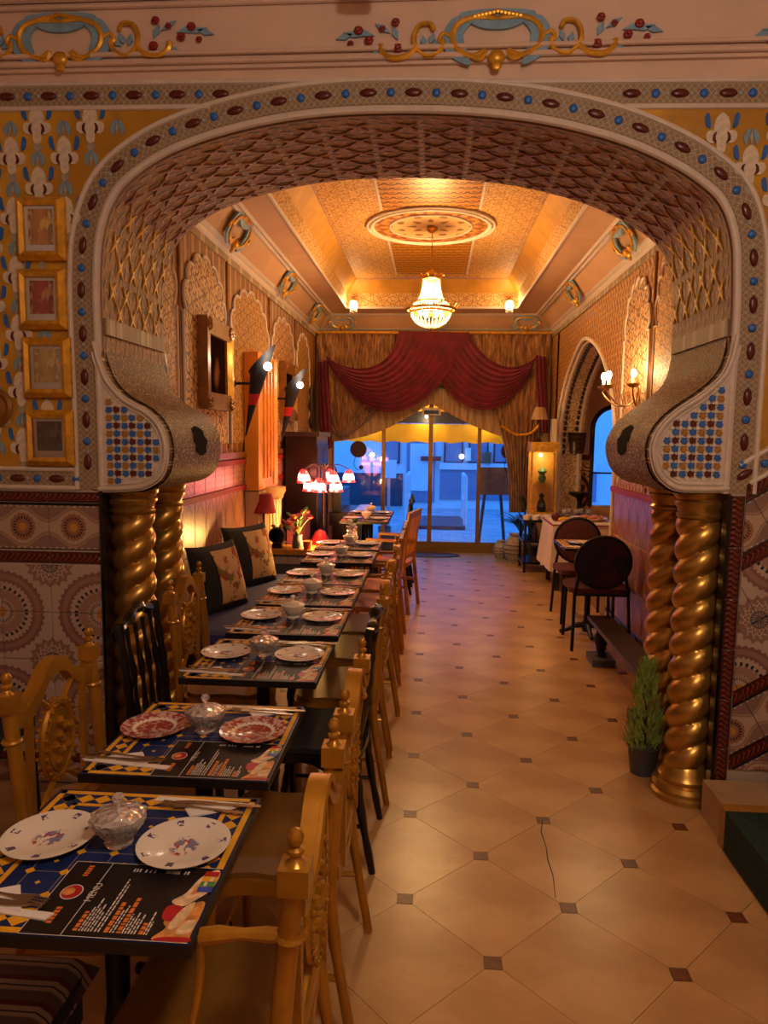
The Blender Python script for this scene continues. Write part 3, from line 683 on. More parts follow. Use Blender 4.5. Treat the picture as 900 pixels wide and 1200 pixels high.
# --- frieze mouldings and cartouches above the arch (near room)
tr = struct(MB().box(((NX0+NX1)/2, YF-.01, 3.32), (NX1-NX0, .02, .44)).build('trim_frieze', 'frieze_plaster', smooth=False), 'plaster frieze with painted cartouches above the arch')
for z, y, r in ((3.125, .03, .012), (3.155, .035, .01), (3.345, .03, .012), (3.37, .05, .018), (3.405, .09, .022), (3.45, .13, .03)):
    MB().tube([(NX0, YF-y, z), (NX1, YF-y, z)], r, 8).build('frieze_moulding', 'frieze_plaster', tr)
MB().box(((NX0+NX1)/2, YF-.08, 3.49), (NX1-NX0, .18, .06)).build('frieze_moulding', 'frieze_plaster', tr, False)
def cartouche(scale=1.0, wings=True, name='cartouche'):
    gold_b, blue, red = MB(), MB(), MB()
    def half(pts, r, b=gold_b, n=6):
        for e in (1, -1): b.tube([(p.x*e*scale, -.012*scale, p.y*scale) for p in crom([Vector(q) for q in pts], 5)], [x*scale for x in ([r*.5]+[r]*(5*(len(pts)-1)-1)+[r*.5])], n)
    half([(0, .075), (.08, .08), (.14, .06), (.165, .015), (.15, -.04), (.09, -.075), (.04, -.05)], .011)
    half([(.04, -.05), (.06, -.085), (.1, -.07)], .012)
    half([(.165, .0), (.2, .02), (.215, -.01), (.19, -.02)], .008)
    gold_b.sphere((0, -.02*scale, -.085*scale), .032*scale, 0, 10, (1, .6, 1)); gold_b.sphere((0, -.02*scale, -.12*scale), .02*scale, 0, 8, (1, .6, 1))
    for i in range(-6, 7): gold_b.sphere((i*.014*scale, -.015*scale, (.1-abs(i)*.003)*scale), .011*scale, 0, 6)
    for e in (1, -1):
        blue.prism([tuple(v) for v in crom([Vector((e*x*scale, z*scale)) for x, z in [(.08, .085), (.16, .085), (.2, .02), (.185, -.06), (.1, -.11), (.11, -.05), (.125, .02)]][::e], 4, True)], -.01*scale, .0, 'xz')
    blue.prism([tuple(v) for v in crom([Vector((x*scale, z*scale)) for x, z in [(-.14, .1), (0, .115), (.14, .1), (.1, .06), (.04, .035), (-.04, .035), (-.1, .06)]], 3, True)], -.012*scale, 0, 'xz')
    if wings:
        half([(.2, .0), (.21, -.05), (.26, -.07), (.3, -.04), (.31, .01), (.29, .055), (.25, .06), (.235, .03)], .01)
        half([(.3, -.03), (.33, -.065), (.39, -.075), (.43, -.05), (.435, -.015)], .012)
        for e in (1, -1):
            for x, z, a, l in ((.25, -.02, 1.9, .05), (.27, -.03, 1.4, .05), (.24, -.03, 2.4, .04), (.42, -.04, -.4, .07), (.46, .02, .3, .08), (.5, .02, .2, .08), (.54, .03, -.3, .07), (.37, .0, 1.2, .06), (.4, .03, .6, .07)):
                t = Vector((math.cos(a)*e, math.sin(a))); nn = Vector((-t.y, t.x)); o_ = Vector((x*e, z))
                q = [o_, o_+t*l*.5+nn*.013, o_+t*l, o_+t*l*.5-nn*.013]
                blue.prism([(v.x*scale, v.y*scale) for v in q], -.008*scale, 0, 'xz')
            for x, z, r in ((.38, .07, .017), (.37, -.035, .02), (.48, .0, .018), (.52, .04, .019), (.55, -.012, .013), (.43, .045, .013)):
                red.sphere((x*e*scale, -.012*scale, z*scale), r*scale, 0, 8, (1, .6, 1)); red.sphere((x*e*scale, -.022*scale, z*scale), r*.55*scale, 0, 6)
    return gold_b.mesh('gold_scroll', 'gold_leaf'), blue.mesh('blue_leaf', 'pale_blue'), (red.mesh('rose_cluster', 'red_rose') if wings else None)
cm = cartouche(.8)
def put_cart(ms, parent, loc, rot=(0, 0, 0), scale=1):
    o = link('cartouche', ms[0], parent, loc, rot, scale if isinstance(scale, tuple) else (scale,)*3); link('blue_leaf', ms[1], o)
    if ms[2]: link('rose_cluster', ms[2], o)
for px, py in ((73, 49), (582, 46), (1085, 42)):
    c_ = P(px, py, Y=YF-.02); put_cart(cm, tr, (c_.x, YF-.025, c_.z), (0, 0, 0), (1.32, 1.2, 1.16))

# ------------------------------------------------------------------ near room shell (mostly behind the camera)
struct(MB().box((NX0-.06, (NY0+YF)/2, NZ/2), (.12, YF-NY0, NZ)).build('wall_near_left', 'frieze_plaster', smooth=False))
struct(MB().box((NX1+.06, (NY0+YF)/2, NZ/2), (.12, YF-NY0, NZ)).build('wall_near_right', 'frieze_plaster', smooth=False))
struct(MB().box(((NX0+NX1)/2, NY0-.06, NZ/2), (NX1-NX0, .12, NZ)).build('wall_near_back', 'frieze_plaster', smooth=False))
struct(MB().box(((NX0+NX1)/2, (NY0+YF)/2, NZ+.05), (NX1-NX0, YF-NY0, .1)).build('ceiling_near', 'frieze_plaster', smooth=False))
# stairs at the right
stair = thing('staircase', 'cream marble stairs with a green carpet runner climbing beside the tiled wall', 'stairs', (1.19, 2.2, 0))
for i in range(4):
    MB().box((.14+i*.28, -.01, (i+1)*.16/2), (.28, 1.66, (i+1)*.16-.002)).build('step', 'cream_marble', stair, False)
    MB().box((.285+i*.28, -.01, (i+1)*.16+.08), (.012, 1.66, .15)).build('riser', 'brown_marble', stair, False)
    MB().box((.43+i*.28, .826, (i+1)*.16+.02), (.3 if i < 3 else .1, .016, .05)).build('skirting', 'brown_marble', stair, False)
    for nm, w_, mt, h_ in (('runner_border', 1.2, 'ochre_glaze', .003), ('runner', 1.06, 'green_carpet', .008)):
        b = MB()
        prof = [(-.012, i*.16+.004), (-.012, (i+1)*.16+.004), (.27, (i+1)*.16+.004)]
        prof = [(x+i*.28-(.0 if nm == 'runner_border' else .003), z+(0 if nm == 'runner_border' else .002)) for x, z in prof]
        o2 = [(x-h_*.6, z+h_) for x, z in prof]
        b.prism(prof+o2[::-1], -w_/2, w_/2, 'xz'); b.build(nm, mt, stair, False)
# the arched passage wall at the right of the far room and its pointed opening
WT = .32
ao = [Vector(q) for q in ((9.22, 0), (9.22, .7), (9.22, 1.5), (9.1, 1.9), (8.8, 2.22), (8.35, 2.47), (7.8, 2.63), (7.2, 2.5), (6.75, 2.25), (6.45, 1.95), (6.3, 1.5), (6.3, .7), (6.3, 0))]
ao = resample(crom(ao, 6), .06)
wr = [(YB, 0)]+[tuple(p) for p in ao[::-1]]+[(YE, 0), (YE, 3.2), (YB, 3.2)]
wrt = struct(MB().prism(wr, XR, XR+WT, 'yz').build('wall_right', 'striped_gold', smooth=False), 'gold patterned right wall with a pointed arch opening')
def yz_uv(b): return b
# lining of the opening
n = len(ao)-1; s = arclen(ao); ai = offset_path(ao, .006)
MB().sheet(lambda u, v: (XR+.0+WT*v, ai[min(n, round(u*n))].x, ai[min(n, round(u*n))].y), n, 4, 0, lambda u, v: (s[min(n, round(u*n))], v*WT)).build('arch_lining', 'lace_pale', wrt)
MB().tube([(XR-.004, p.x, p.y) for p in offset_path(ao, -.02)], .02, 8).build('arch_roll', 'moulding_white', wrt)
for d in (.04, WT-.04):
    MB().tube([(XR+d, p.x, p.y) for p in offset_path(ao, .01)], .022, 6, flat=.5).build('arch_roll', 'moulding_white', wrt)
ab = MB().sphere((0, 0, 0), .02, 0, 6, (1, .6, 1.5)).mesh('arch_bead', 'dark_wood')
q = resample([p for p in offset_path(ao, .02) if p.y > 1.4], .075)
for p in q:
    if p.x > 7.2:
        for d in (.085, WT-.09): link('arch_bead', ab, wrt, (XR+d, p.x, p.y))
# passage behind the arch
struct(MB().box((XR+WT+1.3, 7.75, 1.5), (.1, 3.4, 3)).build('wall_passage_side', 'cove_plaster', smooth=False))
struct(MB().box((XR+WT+.6, 6.1, 1.5), (1.3, .1, 3)).build('wall_passage_near', 'cove_plaster', smooth=False))
struct(MB().box((XR+WT+.6, 7.75, 3.02), (1.5, 3.5, .06)).build('ceiling_passage', 'cove_plaster', smooth=False))
struct(MB().box((XR+WT+.6, 7.75, -.03), (1.3, 3.4, .05)).build('floor_passage', 'floor_marble', smooth=False))
# passage end wall with its arched window
wx0, wx1, wz0, wz1 = 2.03, 2.58, .75, 1.74
warc = [(wx0, wz0), (wx0, wz1)]+[((wx0+wx1)/2-(wx1-wx0)/2*math.cos(PI*i/12), wz1+(wx1-wx0)/2*math.sin(PI*i/12)) for i in range(1, 12)]+[(wx1, wz1), (wx1, wz0)]
pe = [(XR, 0), (XR, 3)]+[(XR+1.7, 3), (XR+1.7, 0), (wx1, 0)]+warc[::-1]+[(wx0, 0)]
ps = struct(MB().prism(pe, 9.3, 9.42, 'xz').build('wall_passage_end', 'cove_plaster', smooth=False))
MB().box(((wx0+wx1)/2, 9.36, wz0/2), (wx1-wx0, .12, wz0)).build('window_apron', 'cove_plaster', ps, False)
w1 = struct(MB().tube([(x, 9.3, z) for x, z in warc], .03, 8).build('window_1', 'black_iron'))
MB().prism(warc, 9.352, 9.358, 'xz').build('window_pane', 'pane_glass', w1, False)
MB().box(((wx0+wx1)/2, 9.33, 1.17), (wx1-wx0, .03, .02)).build('window_bar', 'black_iron', w1, False)
# tiles under the passage jamb: scroll border over a big circle
link('wall_tile', tmesh(.44, .16, 'brown_scroll_tile', 'wall_tile'), ps, (XR+.03, 9.295, 1.19))
link('wall_tile', tmesh(.44, .5, 'brown_circle_tile', 'wall_tile'), ps, (XR+.03, 9.295, .67))
link('wall_tile', tmesh(.44, .05, 'rope_tile', 'wall_tile'), ps, (XR+.03, 9.295, 1.352))
# ------------------------------------------------------------------ far-room side walls
wl = struct(MB().box((XL-.12, (YB+YE)/2, 1.6), (.24, YE-YB, 3.2)).build('wall_left', 'striped_gold', smooth=False), 'gold patterned left wall with lobed lace panels and red rails')
def wallskin(parent, x, y0, y1, z0, z1, mt, name, sg):
    b = MB(); b.sheet(lambda u, v: (x, y0+(y1-y0)*u, z0+(z1-z0)*v), 2, 2, 0, lambda u, v: (y0+(y1-y0)*u, z0+(z1-z0)*v)); return b.build(name, mt, parent)
def lobed(y0, y1, z0, z1, lobes=7):
    c = (y0+y1)/2; hw = (y1-y0)/2; zs = z1-.45; pts = [(y0, z0), (y0, zs)]
    N = lobes*6
    for i in range(N+1):
        t = i/N; a = PI*(1-t); k = abs(math.sin(lobes*PI*t))**.7*.05
        ry, rz = hw-.05+k, (z1-zs)-.06+k
        y = c+ry*math.cos(a); z = zs+rz*math.sin(a)**(.8)+.0
        pts.append((min(y1, max(y0, y)), z))
    return pts+[(y1, zs), (y1, z0)]
def panels(parent, x, sg, spans, zlo, skip=()):
    for i, (a, b_, mt) in enumerate(spans):
        pl = lobed(a+.06, b_-.06, zlo+.04, 2.86)
        MB().prism(pl, x, x+sg*.012, 'yz').build('lace_panel', mt, parent, False)
        MB().tube([(x+sg*.012, p[0], p[1]) for p in pl], .012, 6).build('panel_roll', 'moulding_white', parent)
        MB().tube([(x+sg*.006, a, zlo), (x+sg*.006, a, 2.95)], .012, 6).build('panel_roll', 'dark_gold_wood', parent)
panels(wl, XL, 1, [(3.85, 4.53, 'lace_gold'), (4.53, 5.6, 'lace_panel'), (5.6, 7.05, 'lace_gold'), (7.05, 8.35, 'lace_panel'), (8.35, 9.35, 'lace_gold')], 1.5)
panels(wrt, XR, -1, [(3.85, 4.75, 'lace_gold'), (4.75, 5.35, 'lace_gold'), (5.35, 6.15, 'lace_panel')], 1.22)
for par, x, sg, y1 in ((wl, XL, 1, YE), (wrt, XR, -1, YE)):
    MB().box((x+sg*.006, (YB+y1)/2, 2.965), (.014, y1-YB, .05)).build('wall_border', 'border_lattice', par, False)
# dados: rails, band tiles, ogive tiles
def rail(par, x, sg, y0, y1, z, h=.04, mt='red_trim'):
    MB().box((x+sg*.014, (y0+y1)/2, z), (.03, y1-y0, h)).build('dado_rail', mt, par, False)
for z in (1.165, 1.385): rail(wl, XL, 1, YB, YE, z)
rail(wl, XL, 1, YB, YE, 1.44, .05, 'dark_gold_wood')
rail(wrt, XR, -1, YB, 6.28, 1.185, .045, 'red_trim'); rail(wrt, XR, -1, YB, 6.28, .12, .03, 'black_lacquer')
og = tmesh(.237, .357, 'ogive_tile', 'dado_tile'); bt = tmesh(.237, .19, 'band_tile', 'dado_tile')
for i in range(25):
    y = YB+.02+i*.24
    for r in range(3): link('dado_tile', og, wl, (XL+.004, y, .07+r*.36), (0, 0, PI/2))
    link('dado_tile', bt, wl, (XL+.004, y, 1.185), (0, 0, PI/2))
for i in range(10):
    y = YB+.02+(i+1)*.24
    for r in range(3): link('dado_tile', og, wrt, (XR-.004, y, .085+r*.36), (0, 0, -PI/2))
struct(MB().box((XL+.012, (YB+YE)/2, .03), (.024, YE-YB, .06)).build('baseboard_left', 'brown_marble', smooth=False))
# ------------------------------------------------------------------ cornice, tray ceiling
RX0, RX1, RY0, RY1, RZ = -1.16, 1.05, 4.25, 9.42, 3.26
def ring(prof, name, mt, parent=None, segm=0):   # prof: (inset from room edge, z); rectangle sweep
    b = MB(); k = len(prof)
    cs = []
    for sx, sy in ((0, 0), (1, 0), (1, 1), (0, 1)):
        for d, z in prof: cs.append((XL+d if sx == 0 else XR-d, YB+d if sy == 0 else YE-d, z))
    fs = [(c*k+j, ((c+1) % 4)*k+j, ((c+1) % 4)*k+j+1, c*k+j+1) for c in range(4) for j in range(k-1)]
    b.add(cs, fs); return b.build(name, mt, parent, True)
def ring2(r0, r1, z0, z1, name, mt, parent):
    (a0, b0, c0, d0), (a1, b1, c1, d1) = r0, r1; b = MB()
    lo = [(a0, c0, z0), (b0, c0, z0), (b0, d0, z0), (a0, d0, z0)]; hi_ = [(a1, c1, z1), (b1, c1, z1), (b1, d1, z1), (a1, d1, z1)]
    for i in range(4):
        p = [Vector(v) for v in (lo[i], lo[(i+1) % 4], hi_[(i+1) % 4], hi_[i])]; L = (p[1]-p[0]).length; H = (p[3]-p[0]).length
        b.add(p, [(0, 1, 2, 3)], 0, [(0, 0), (L, 0), (L, H), (0, H)])
    return b.build(name, mt, parent, False)
cn = struct(ring([(0, 2.985), (.02, 3.0), (.03, 3.03), (.05, 3.04), (.06, 3.06)], 'trim_cornice', 'moulding_white'), 'plaster cornice with small painted cartouches round the far room')
ring([(.06, 3.06), (.12, 3.12), (.16, 3.2), (.17, 3.215)], 'cove', 'cove_plaster', cn)
ring([(.17, 3.215), (.2, 3.205), (.22, 3.222), (.24, 3.21), (.26, 3.225)], 'cornice_fillet', 'moulding_white', cn)
ring2((XL+.26, XR-.26, YB+.26, YE-.26), (RX0, RX1, RY0, RY1), 3.225, RZ, 'soffit', 'cove_plaster', cn)
ce = struct(MB().box(((RX0+RX1)/2, (RY0+RY1)/2, 3.62), (RX1-RX0, RY1-RY0, .04)).build('ceiling', 'ceiling_lace', smooth=False), 'patterned tray ceiling of the far room')
I1 = (RX0, RX1, RY0, RY1); I2 = (RX0+.02, RX1-.02, RY0+.02, RY1-.02); I3 = (RX0+.15, RX1-.15, RY0+.15, RY1-.15)
ring2(I1, I2, RZ, 3.44, 'tray_face', 'tray_face', ce); ring2(I2, I3, 3.44, 3.59, 'tray_cove', 'yellow_cove', ce)
for z, r_ in ((RZ, .016), (3.44, .01)):
    for a, b_ in (((RX0, RY0), (RX0, RY1)), ((RX0, RY1), (RX1, RY1)), ((RX1, RY1), (RX1, RY0))): MB().tube([(a[0], a[1], z), (b_[0], b_[1], z)], r_, 8).build('tray_roll', 'moulding_white', ce)
b = MB(); b.sheet(lambda u, v: (I3[0]+(I3[1]-I3[0])*u, I3[2]+(I3[3]-I3[2])*v, 3.596), 1, 1, 0, lambda u, v: (u*(I3[1]-I3[0]), v*(I3[3]-I3[2]))); b.build('ceiling_field', 'ceiling_lace', ce)
MXC, MYC = -.06, 7.0
for y0, y1 in ((4.6, 6.5), (7.5, 9.0)):
    b = MB(); b.sheet(lambda u, v: (MXC-.42+.84*u, y0+(y1-y0)*v, 3.59), 1, 1, 0, lambda u, v: (.84*u, (y1-y0)*v)); b.build('scale_field', 'scale_gold', ce)
    for x in (-.43, .43): MB().box((MXC+x, (y0+y1)/2, 3.588), (.02, y1-y0, .01)).build('field_fillet', 'moulding_white', ce, False)
b = MB(); b.sheet(lambda u, v: (MXC+(.38+.17*v)*math.cos(2*PI*u), MYC+(.38+.17*v)*math.sin(2*PI*u), 3.585), 48, 2, 0, lambda u, v: ((.38+.17*v)*math.cos(2*PI*u), (.38+.17*v)*math.sin(2*PI*u))); b.build('medallion_ring', 'medallion_ring', ce)
b = MB(); b.sheet(lambda u, v: (MXC+.39*v*math.cos(2*PI*u), MYC+.39*v*math.sin(2*PI*u), 3.588-.0*v), 48, 4, 0, lambda u, v: (.39*v*math.cos(2*PI*u), .39*v*math.sin(2*PI*u))); b.build('medallion_centre', 'medallion_centre', ce)
for r, t in ((.56, .022), (.6, .012), (.385, .01)): MB().tube([(MXC+r*math.cos(2*PI*i/48), MYC+r*math.sin(2*PI*i/48), 3.58) for i in range(48)], t, 6, 0, True).build('medallion_roll', 'moulding_white', ce)
struct(MB().box((0, (YB+YE)/2, 3.72), (4.6, YE-YB+.6, .1)).build('ceiling_slab', 'frieze_plaster', smooth=False))
cs_ = cartouche(.8, False)
for y in (5.45, 7.3, 9.0): put_cart(cs_, cn, (XL+.145, y, 3.125), (.55, 0, PI/2), 1.5)
for y in (5.75, 7.75): put_cart(cs_, cn, (XR-.145, y, 3.125), (.55, 0, -PI/2), 1.5)
for x in (-1.25, 0, 1.2): put_cart(cs_, cn, (x, YE-.15, 3.125), (.55, 0, 0), 1.1)

# ------------------------------------------------------------------ street front: wall strips, glazing, door
we = struct(MB().box((0, YE+.1, 2.75), (3.7, .2, 1.0)).build('wall_street', 'cove_plaster', smooth=False))
MB().box((-1.56, YE+.1, 1.1), (.3, .2, 2.3)).build('wall_pier', 'cove_plaster', we, False); MB().box((1.52, YE+.1, 1.1), (.3, .2, 2.3)).build('wall_pier', 'cove_plaster', we, False)
dr = struct(MB().box((0, YE+.05, .02), (2.8, .1, .05)).build('door_1', 'brass_frame', smooth=False), 'glazed shop front with double door')
xs = [-1.41, -.685, -.03, .64, 1.37]
for i, x in enumerate(xs): MB().box((x, YE+.05, 1.12), (.05 if i != 2 else .06, .06, 2.2)).build('door_stile', 'brass_frame', dr, False)
MB().box((0, YE+.05, 2.2), (2.8, .06, .06)).build('door_head', 'brass_frame', dr, False)
for a, b_ in zip(xs, xs[1:]):
    MB().box(((a+b_)/2, YE+.05, .09), (b_-a, .05, .1)).build('door_rail', 'brass_frame', dr, False)
    MB().box(((a+b_)/2, YE+.05, 1.16), (b_-a-.04, .006, 2.06)).build('glass_pane', 'pane_glass', dr, False)
mt_ = tag(MB().lathe([(.0, .012), (.44, .012), (.45, .006), (.45, 0)], 32, (-.05, 9.62, 0.001), 0, None, 1, .45).build('door_mat', 'dark_wood'), 'dark oval mat lying before the glazed door', 'mat')

# ------------------------------------------------------------------ twisted gold columns
def column_meshes():
    sh = MB(); H0, H1 = .14, 1.245; N, K = 40, 150
    def f(u, v):
        z = H0+(H1-H0)*v; a = 2*PI*u; ph = (2*a-2*PI*(z-H0)/.1085)/2
        r = .072+.029*abs(math.cos(ph))**.62; return (r*math.cos(a), r*math.sin(a), z)
    sh.sheet(f, N, K)
    base = MB().lathe([(.0, 0), (.15, 0), (.152, .022), (.14, .032), (.145, .05), (.135, .068), (.118, .075), (.122, .095), (.108, .115), (.098, .14), (.09, .15)], 32)
    cap = MB().lathe([(.085, 1.24), (.1, 1.25), (.104, 1.262), (.096, 1.272), (.1, 1.29), (.112, 1.305), (.113, 1.32), (.106, 1.328), (.118, 1.345), (.12, 1.362), (0, 1.362)], 32)
    return base.mesh('base', 'column_gold'), sh.mesh('shaft', 'column_gold'), cap.mesh('capital', 'column_gold')
cb, csf, ccp = column_meshes()
for x, y, lab in ((-1.39, 3.21, 'twisted gold column at the near edge of the arch by the picture frames'), (-1.39, 3.585, 'twisted gold column at the far edge of the arch by the picture frames'),
                  (1.185, 3.21, 'twisted gold column at the near edge of the arch by the staircase'), (1.185, 3.585, 'twisted gold column standing behind the potted conifer')):
    t = thing('twisted_column', lab, 'column', (x, y, 0), random.random()*6 if False else 0, 'twisted gold columns under the arch')
    sc_ = .998 if x < 0 else 1.022
    link('base', cb, t, None, None, (1, 1, sc_)); link('shaft', csf, t, None, None, (1, 1, sc_)); link('capital', ccp, t, None, None, (1, 1, sc_))

# ------------------------------------------------------------------ chandelier
WARM = (1, .60, .24)
CH = thing('chandelier', 'crystal basket chandelier with gilt rings hanging from the ceiling medallion', 'chandelier', (MXC+.015, MYC, 3.575))
MB().lathe([(0, 0), (.05, 0), (.055, -.02), (.02, -.04), (.006, -.05)], 16).build('canopy', 'gold_metal', CH)
chain = MB()
for i in range(9): chain.tube([(.008*math.cos(a*PI/4)*(1 if i % 2 else .3), .008*math.cos(a*PI/4)*(.3 if i % 2 else 1), -.05-i*.036-.022+.022*math.sin(a*PI/4)) for a in range(8)], .0025, 4, 0, True)
chain.tube([(0, 0, -.03), (0, 0, -.42)], .0025, 4); chain.build('chain', 'gold_metal', CH)
MB().lathe([(.0, -.38), (.02, -.385), (.03, -.41), (.07, -.43), (.095, -.45), (.09, -.475), (.075, -.48)], 16).build('crown', 'gold_metal', CH)
lvm = MB().tube([(.09, 0, -.45), (.115, 0, -.43), (.125, 0, -.44)], [.012, .008, .004], 5).mesh('crown_leaf', 'gold_metal')
for i in range(10): link('crown_leaf', lvm, CH, None, (0, 0, 2*PI*i/10))
def ringt(r, z, t, mt, nm='gilt_ring'):
    MB().tube([(r*math.cos(2*PI*i/32), r*math.sin(2*PI*i/32), z) for i in range(32)], t, 6, 0, True).build(nm, mt, CH)
ringt(.235, -.755, .012, 'gold_metal'); ringt(.17, -.69, .008, 'gold_metal'); ringt(.195, -.78, .009, 'gold_metal')
spm = MB().tube([(.2, 0, -.75), (.245, 0, -.745), (.262, 0, -.715)], [.008, .007, .005], 5).mesh('gilt_scroll', 'gold_metal')
for i in range(16): link('gilt_scroll', spm, CH, None, (0, 0, 2*PI*i/16))
def bead(b, p, r): 
    x, y, z = p; b.add([(x+r, y, z), (x, y+r, z), (x-r, y, z), (x, y-r, z), (x, y, z+r*1.25), (x, y, z-r*1.25)], [(0, 1, 4), (1, 2, 4), (2, 3, 4), (3, 0, 4), (1, 0, 5), (2, 1, 5), (3, 2, 5), (0, 3, 5)])
bell = [(.08, -.475), (.083, -.52), (.088, -.56), (.096, -.6), (.11, -.64), (.132, -.675), (.16, -.705), (.19, -.73), (.225, -.75)]
bas = [(.195, -.785), (.188, -.815), (.172, -.845), (.148, -.872), (.115, -.895), (.075, -.912), (.03, -.922)]
def strand(prof, n):
    pts = resample([Vector((r, z)) for r, z in prof], .014); b = MB()
    for p in pts: bead(b, (p.x, 0, p.y), .0068)
    me = b.mesh('bead_strand', 'crystal', False)
    for i in range(n): link('bead_strand', me, CH, None, (0, 0, 2*PI*i/n))
strand(bell, 30); strand(bas, 30)
MB().sphere((0, 0, -.93), .018, 0, 10).build('finial', 'gold_metal', CH)
bulb = MB().sphere((0, 0, 0), .018, 0, 8, (1, 1, 1.7)).mesh('bulb', 'bulb_warm')
for i in range(6):
    a = 2*PI*i/6; link('bulb', bulb, CH, (.1*math.cos(a), .1*math.sin(a), -.79))
for z in (-.55, -.62, -.69): link('bulb', bulb, CH, (0, 0, z))
lamp('chandelier_light', (0, 0, -.76), 95, WARM, .11, CH)
lamp('chandelier_light', (0, 0, -.58), 45, WARM, .06, CH)

# small lanterns on the far face of the tray
def lantern(x, lab):
    t = thing('wall_lantern', lab, 'wall lamp', (x, RY1-.004, 3.33), 0, 'lanterns at the far corners of the tray ceiling')
    MB().lathe([(.0, 0), (.035, 0), (.03, .015), (0, .02)], 12, (0, 0, 0), 0, Matrix.Rotation(PI/2, 3, 'X')).build('backplate', 'dark_gold_wood', t)
    MB().tube([(0, 0, .0), (0, -.05, .05), (0, -.1, .05), (0, -.11, .02)], .007, 6).build('bracket', 'dark_gold_wood', t)
    MB().lathe([(0, .03), (.03, .02), (.05, -.0), (.045, -.01)], 14, (0, -.11, 0)).build('hood', 'dark_gold_wood', t)
    MB().lathe([(.042, -.01), (.055, -.05), (.052, -.09), (.04, -.11), (0, -.115)], 14, (0, -.11, 0)).build('glass_shade', 'frosted_shade', t)
    fr_ = MB()
    for i in range(14):
        a = 2*PI*i/14
        for k in range(3): bead(fr_, (.045*math.cos(a), -.11+.045*math.sin(a), -.115-k*.014), .005)
    fr_.build('bead_fringe', 'crystal', t)
    lamp('lantern_light', (0, -.2, -.05), 8, WARM, .05, t)
lantern(-1.05, 'small hooded lantern with beads near the left wall cornice, above the piano side')
lantern(.93, 'small hooded lantern with beads near the right wall cornice, above the display cabinet')

# sconce on the right wall
SC = thing('wall_sconce', 'bronze candle sconce with scrolled arms on the right wall', 'wall lamp', (XR-.004, 5.6, 1.97))
MB().lathe([(0, 0), (.05, 0), (.04, .012), (.02, .02), (0, .022)], 14, (0, 0, 0), 0, Matrix.Rotation(-PI/2, 3, 'Y'), 1.6, 1).build('backplate', 'dark_gold_wood', SC)
def arm(dx, dy, lit):
    d = Vector((dx, dy, 0))
    pts = [Vector((-.01, 0, -.02)), d*.35+Vector((0, 0, -.1)), d*.7+Vector((0, 0, -.09)), d+Vector((0, 0, -.01)), d+Vector((0, 0, .03))]
    MB().tube(crom(pts, 6), .007, 6).build('arm', 'dark_gold_wood', SC)
    cur = [d*.45+Vector((0, 0, -.09)), d*.5+Vector((0, 0, -.02)), d*.35+Vector((0, 0, .0)), d*.33+Vector((0, 0, -.04))]
    MB().tube(crom(cur, 5), .005, 5).build('scroll', 'dark_gold_wood', SC)
    MB().lathe([(.0, .02), (.03, .025), (.05, .045), (.052, .05), (.02, .04), (0, .04)], 12, d).build('drip_cup', 'gold_metal', SC)
    MB().lathe([(.012, .04), (.012, .1), (0, .1)], 10, d).build('candle_tube', 'china', SC)
    MB().sphere(d+Vector((0, 0, .125)), .021, 0, 8, (1, 1, 1.6)).build('bulb', 'bulb_warm' if lit else 'bulb_white_off', SC)
    if lit: lamp('sconce_light', d+Vector((-.02, 0, .14)), 9, (1, .66, .3), .03, SC)
arm(-.24, .16, True); arm(-.24, -.0, True); arm(-.1, -.16, True)
MB().tube(crom([Vector(q) for q in ((-.02, -.02, .0), (-.04, -.05, .08), (-.05, 0, .12), (-.03, .03, .1))], 5), .006, 5).build('scroll', 'dark_gold_wood', SC)

# horn-shaped torches on the left wall
def torch(y, z, lab):
    t = thing('wall_torch', lab, 'wall lamp', (XL+.016, y, z), 0, 'black torch lamps on the left wall')
    MB().lathe([(0, 0), (.035, 0), (.03, .01), (.012, .025), (.01, .19)], 12, (0, 0, 0), 0, Matrix.Rotation(PI/2, 3, 'Y')).build('bracket', 'black_iron', t)
    c = Vector((.22, 0, 0)); tl = Vector((.08, 0, .42)).normalized()
    def hornpt(u, v):                               # u round, v from tip up
        r = .006+.08*v**1.15; zz = -.42+.62*v; a = 2*PI*u
        zz += .11*max(0, v-.78)/.22*math.cos(a); return (c.x-.03+zz*.22+r*math.cos(a), r*.9*math.sin(a), zz)
    MB().sheet(hornpt, 18, 16).build('horn', 'black_fabric', t)
    def bandpt(u, v): a = .40+.14*v; p = hornpt(u, a); q = hornpt(u+.5, a); m_ = [(p[i]+q[i])/2 for i in range(3)]; return tuple(m_[i]+(p[i]-m_[i])*1.06 for i in range(3))
    MB().sheet(bandpt, 18, 2).build('red_band', 'print_red', t)
    MB().sphere((c.x+.075, -.06, .13), .034, 0, 10).build('bulb', 'bulb_white', t)
    lamp('torch_light', (c.x+.13, -.1, .2), 4.5, (1, .8, .55), .03, t)
torch(5.72, 2.02, 'black horn torch lamp with red band beside the large gilt portrait')
torch(7.1, 1.97, 'black horn torch lamp with red band past the tall orange pillar')

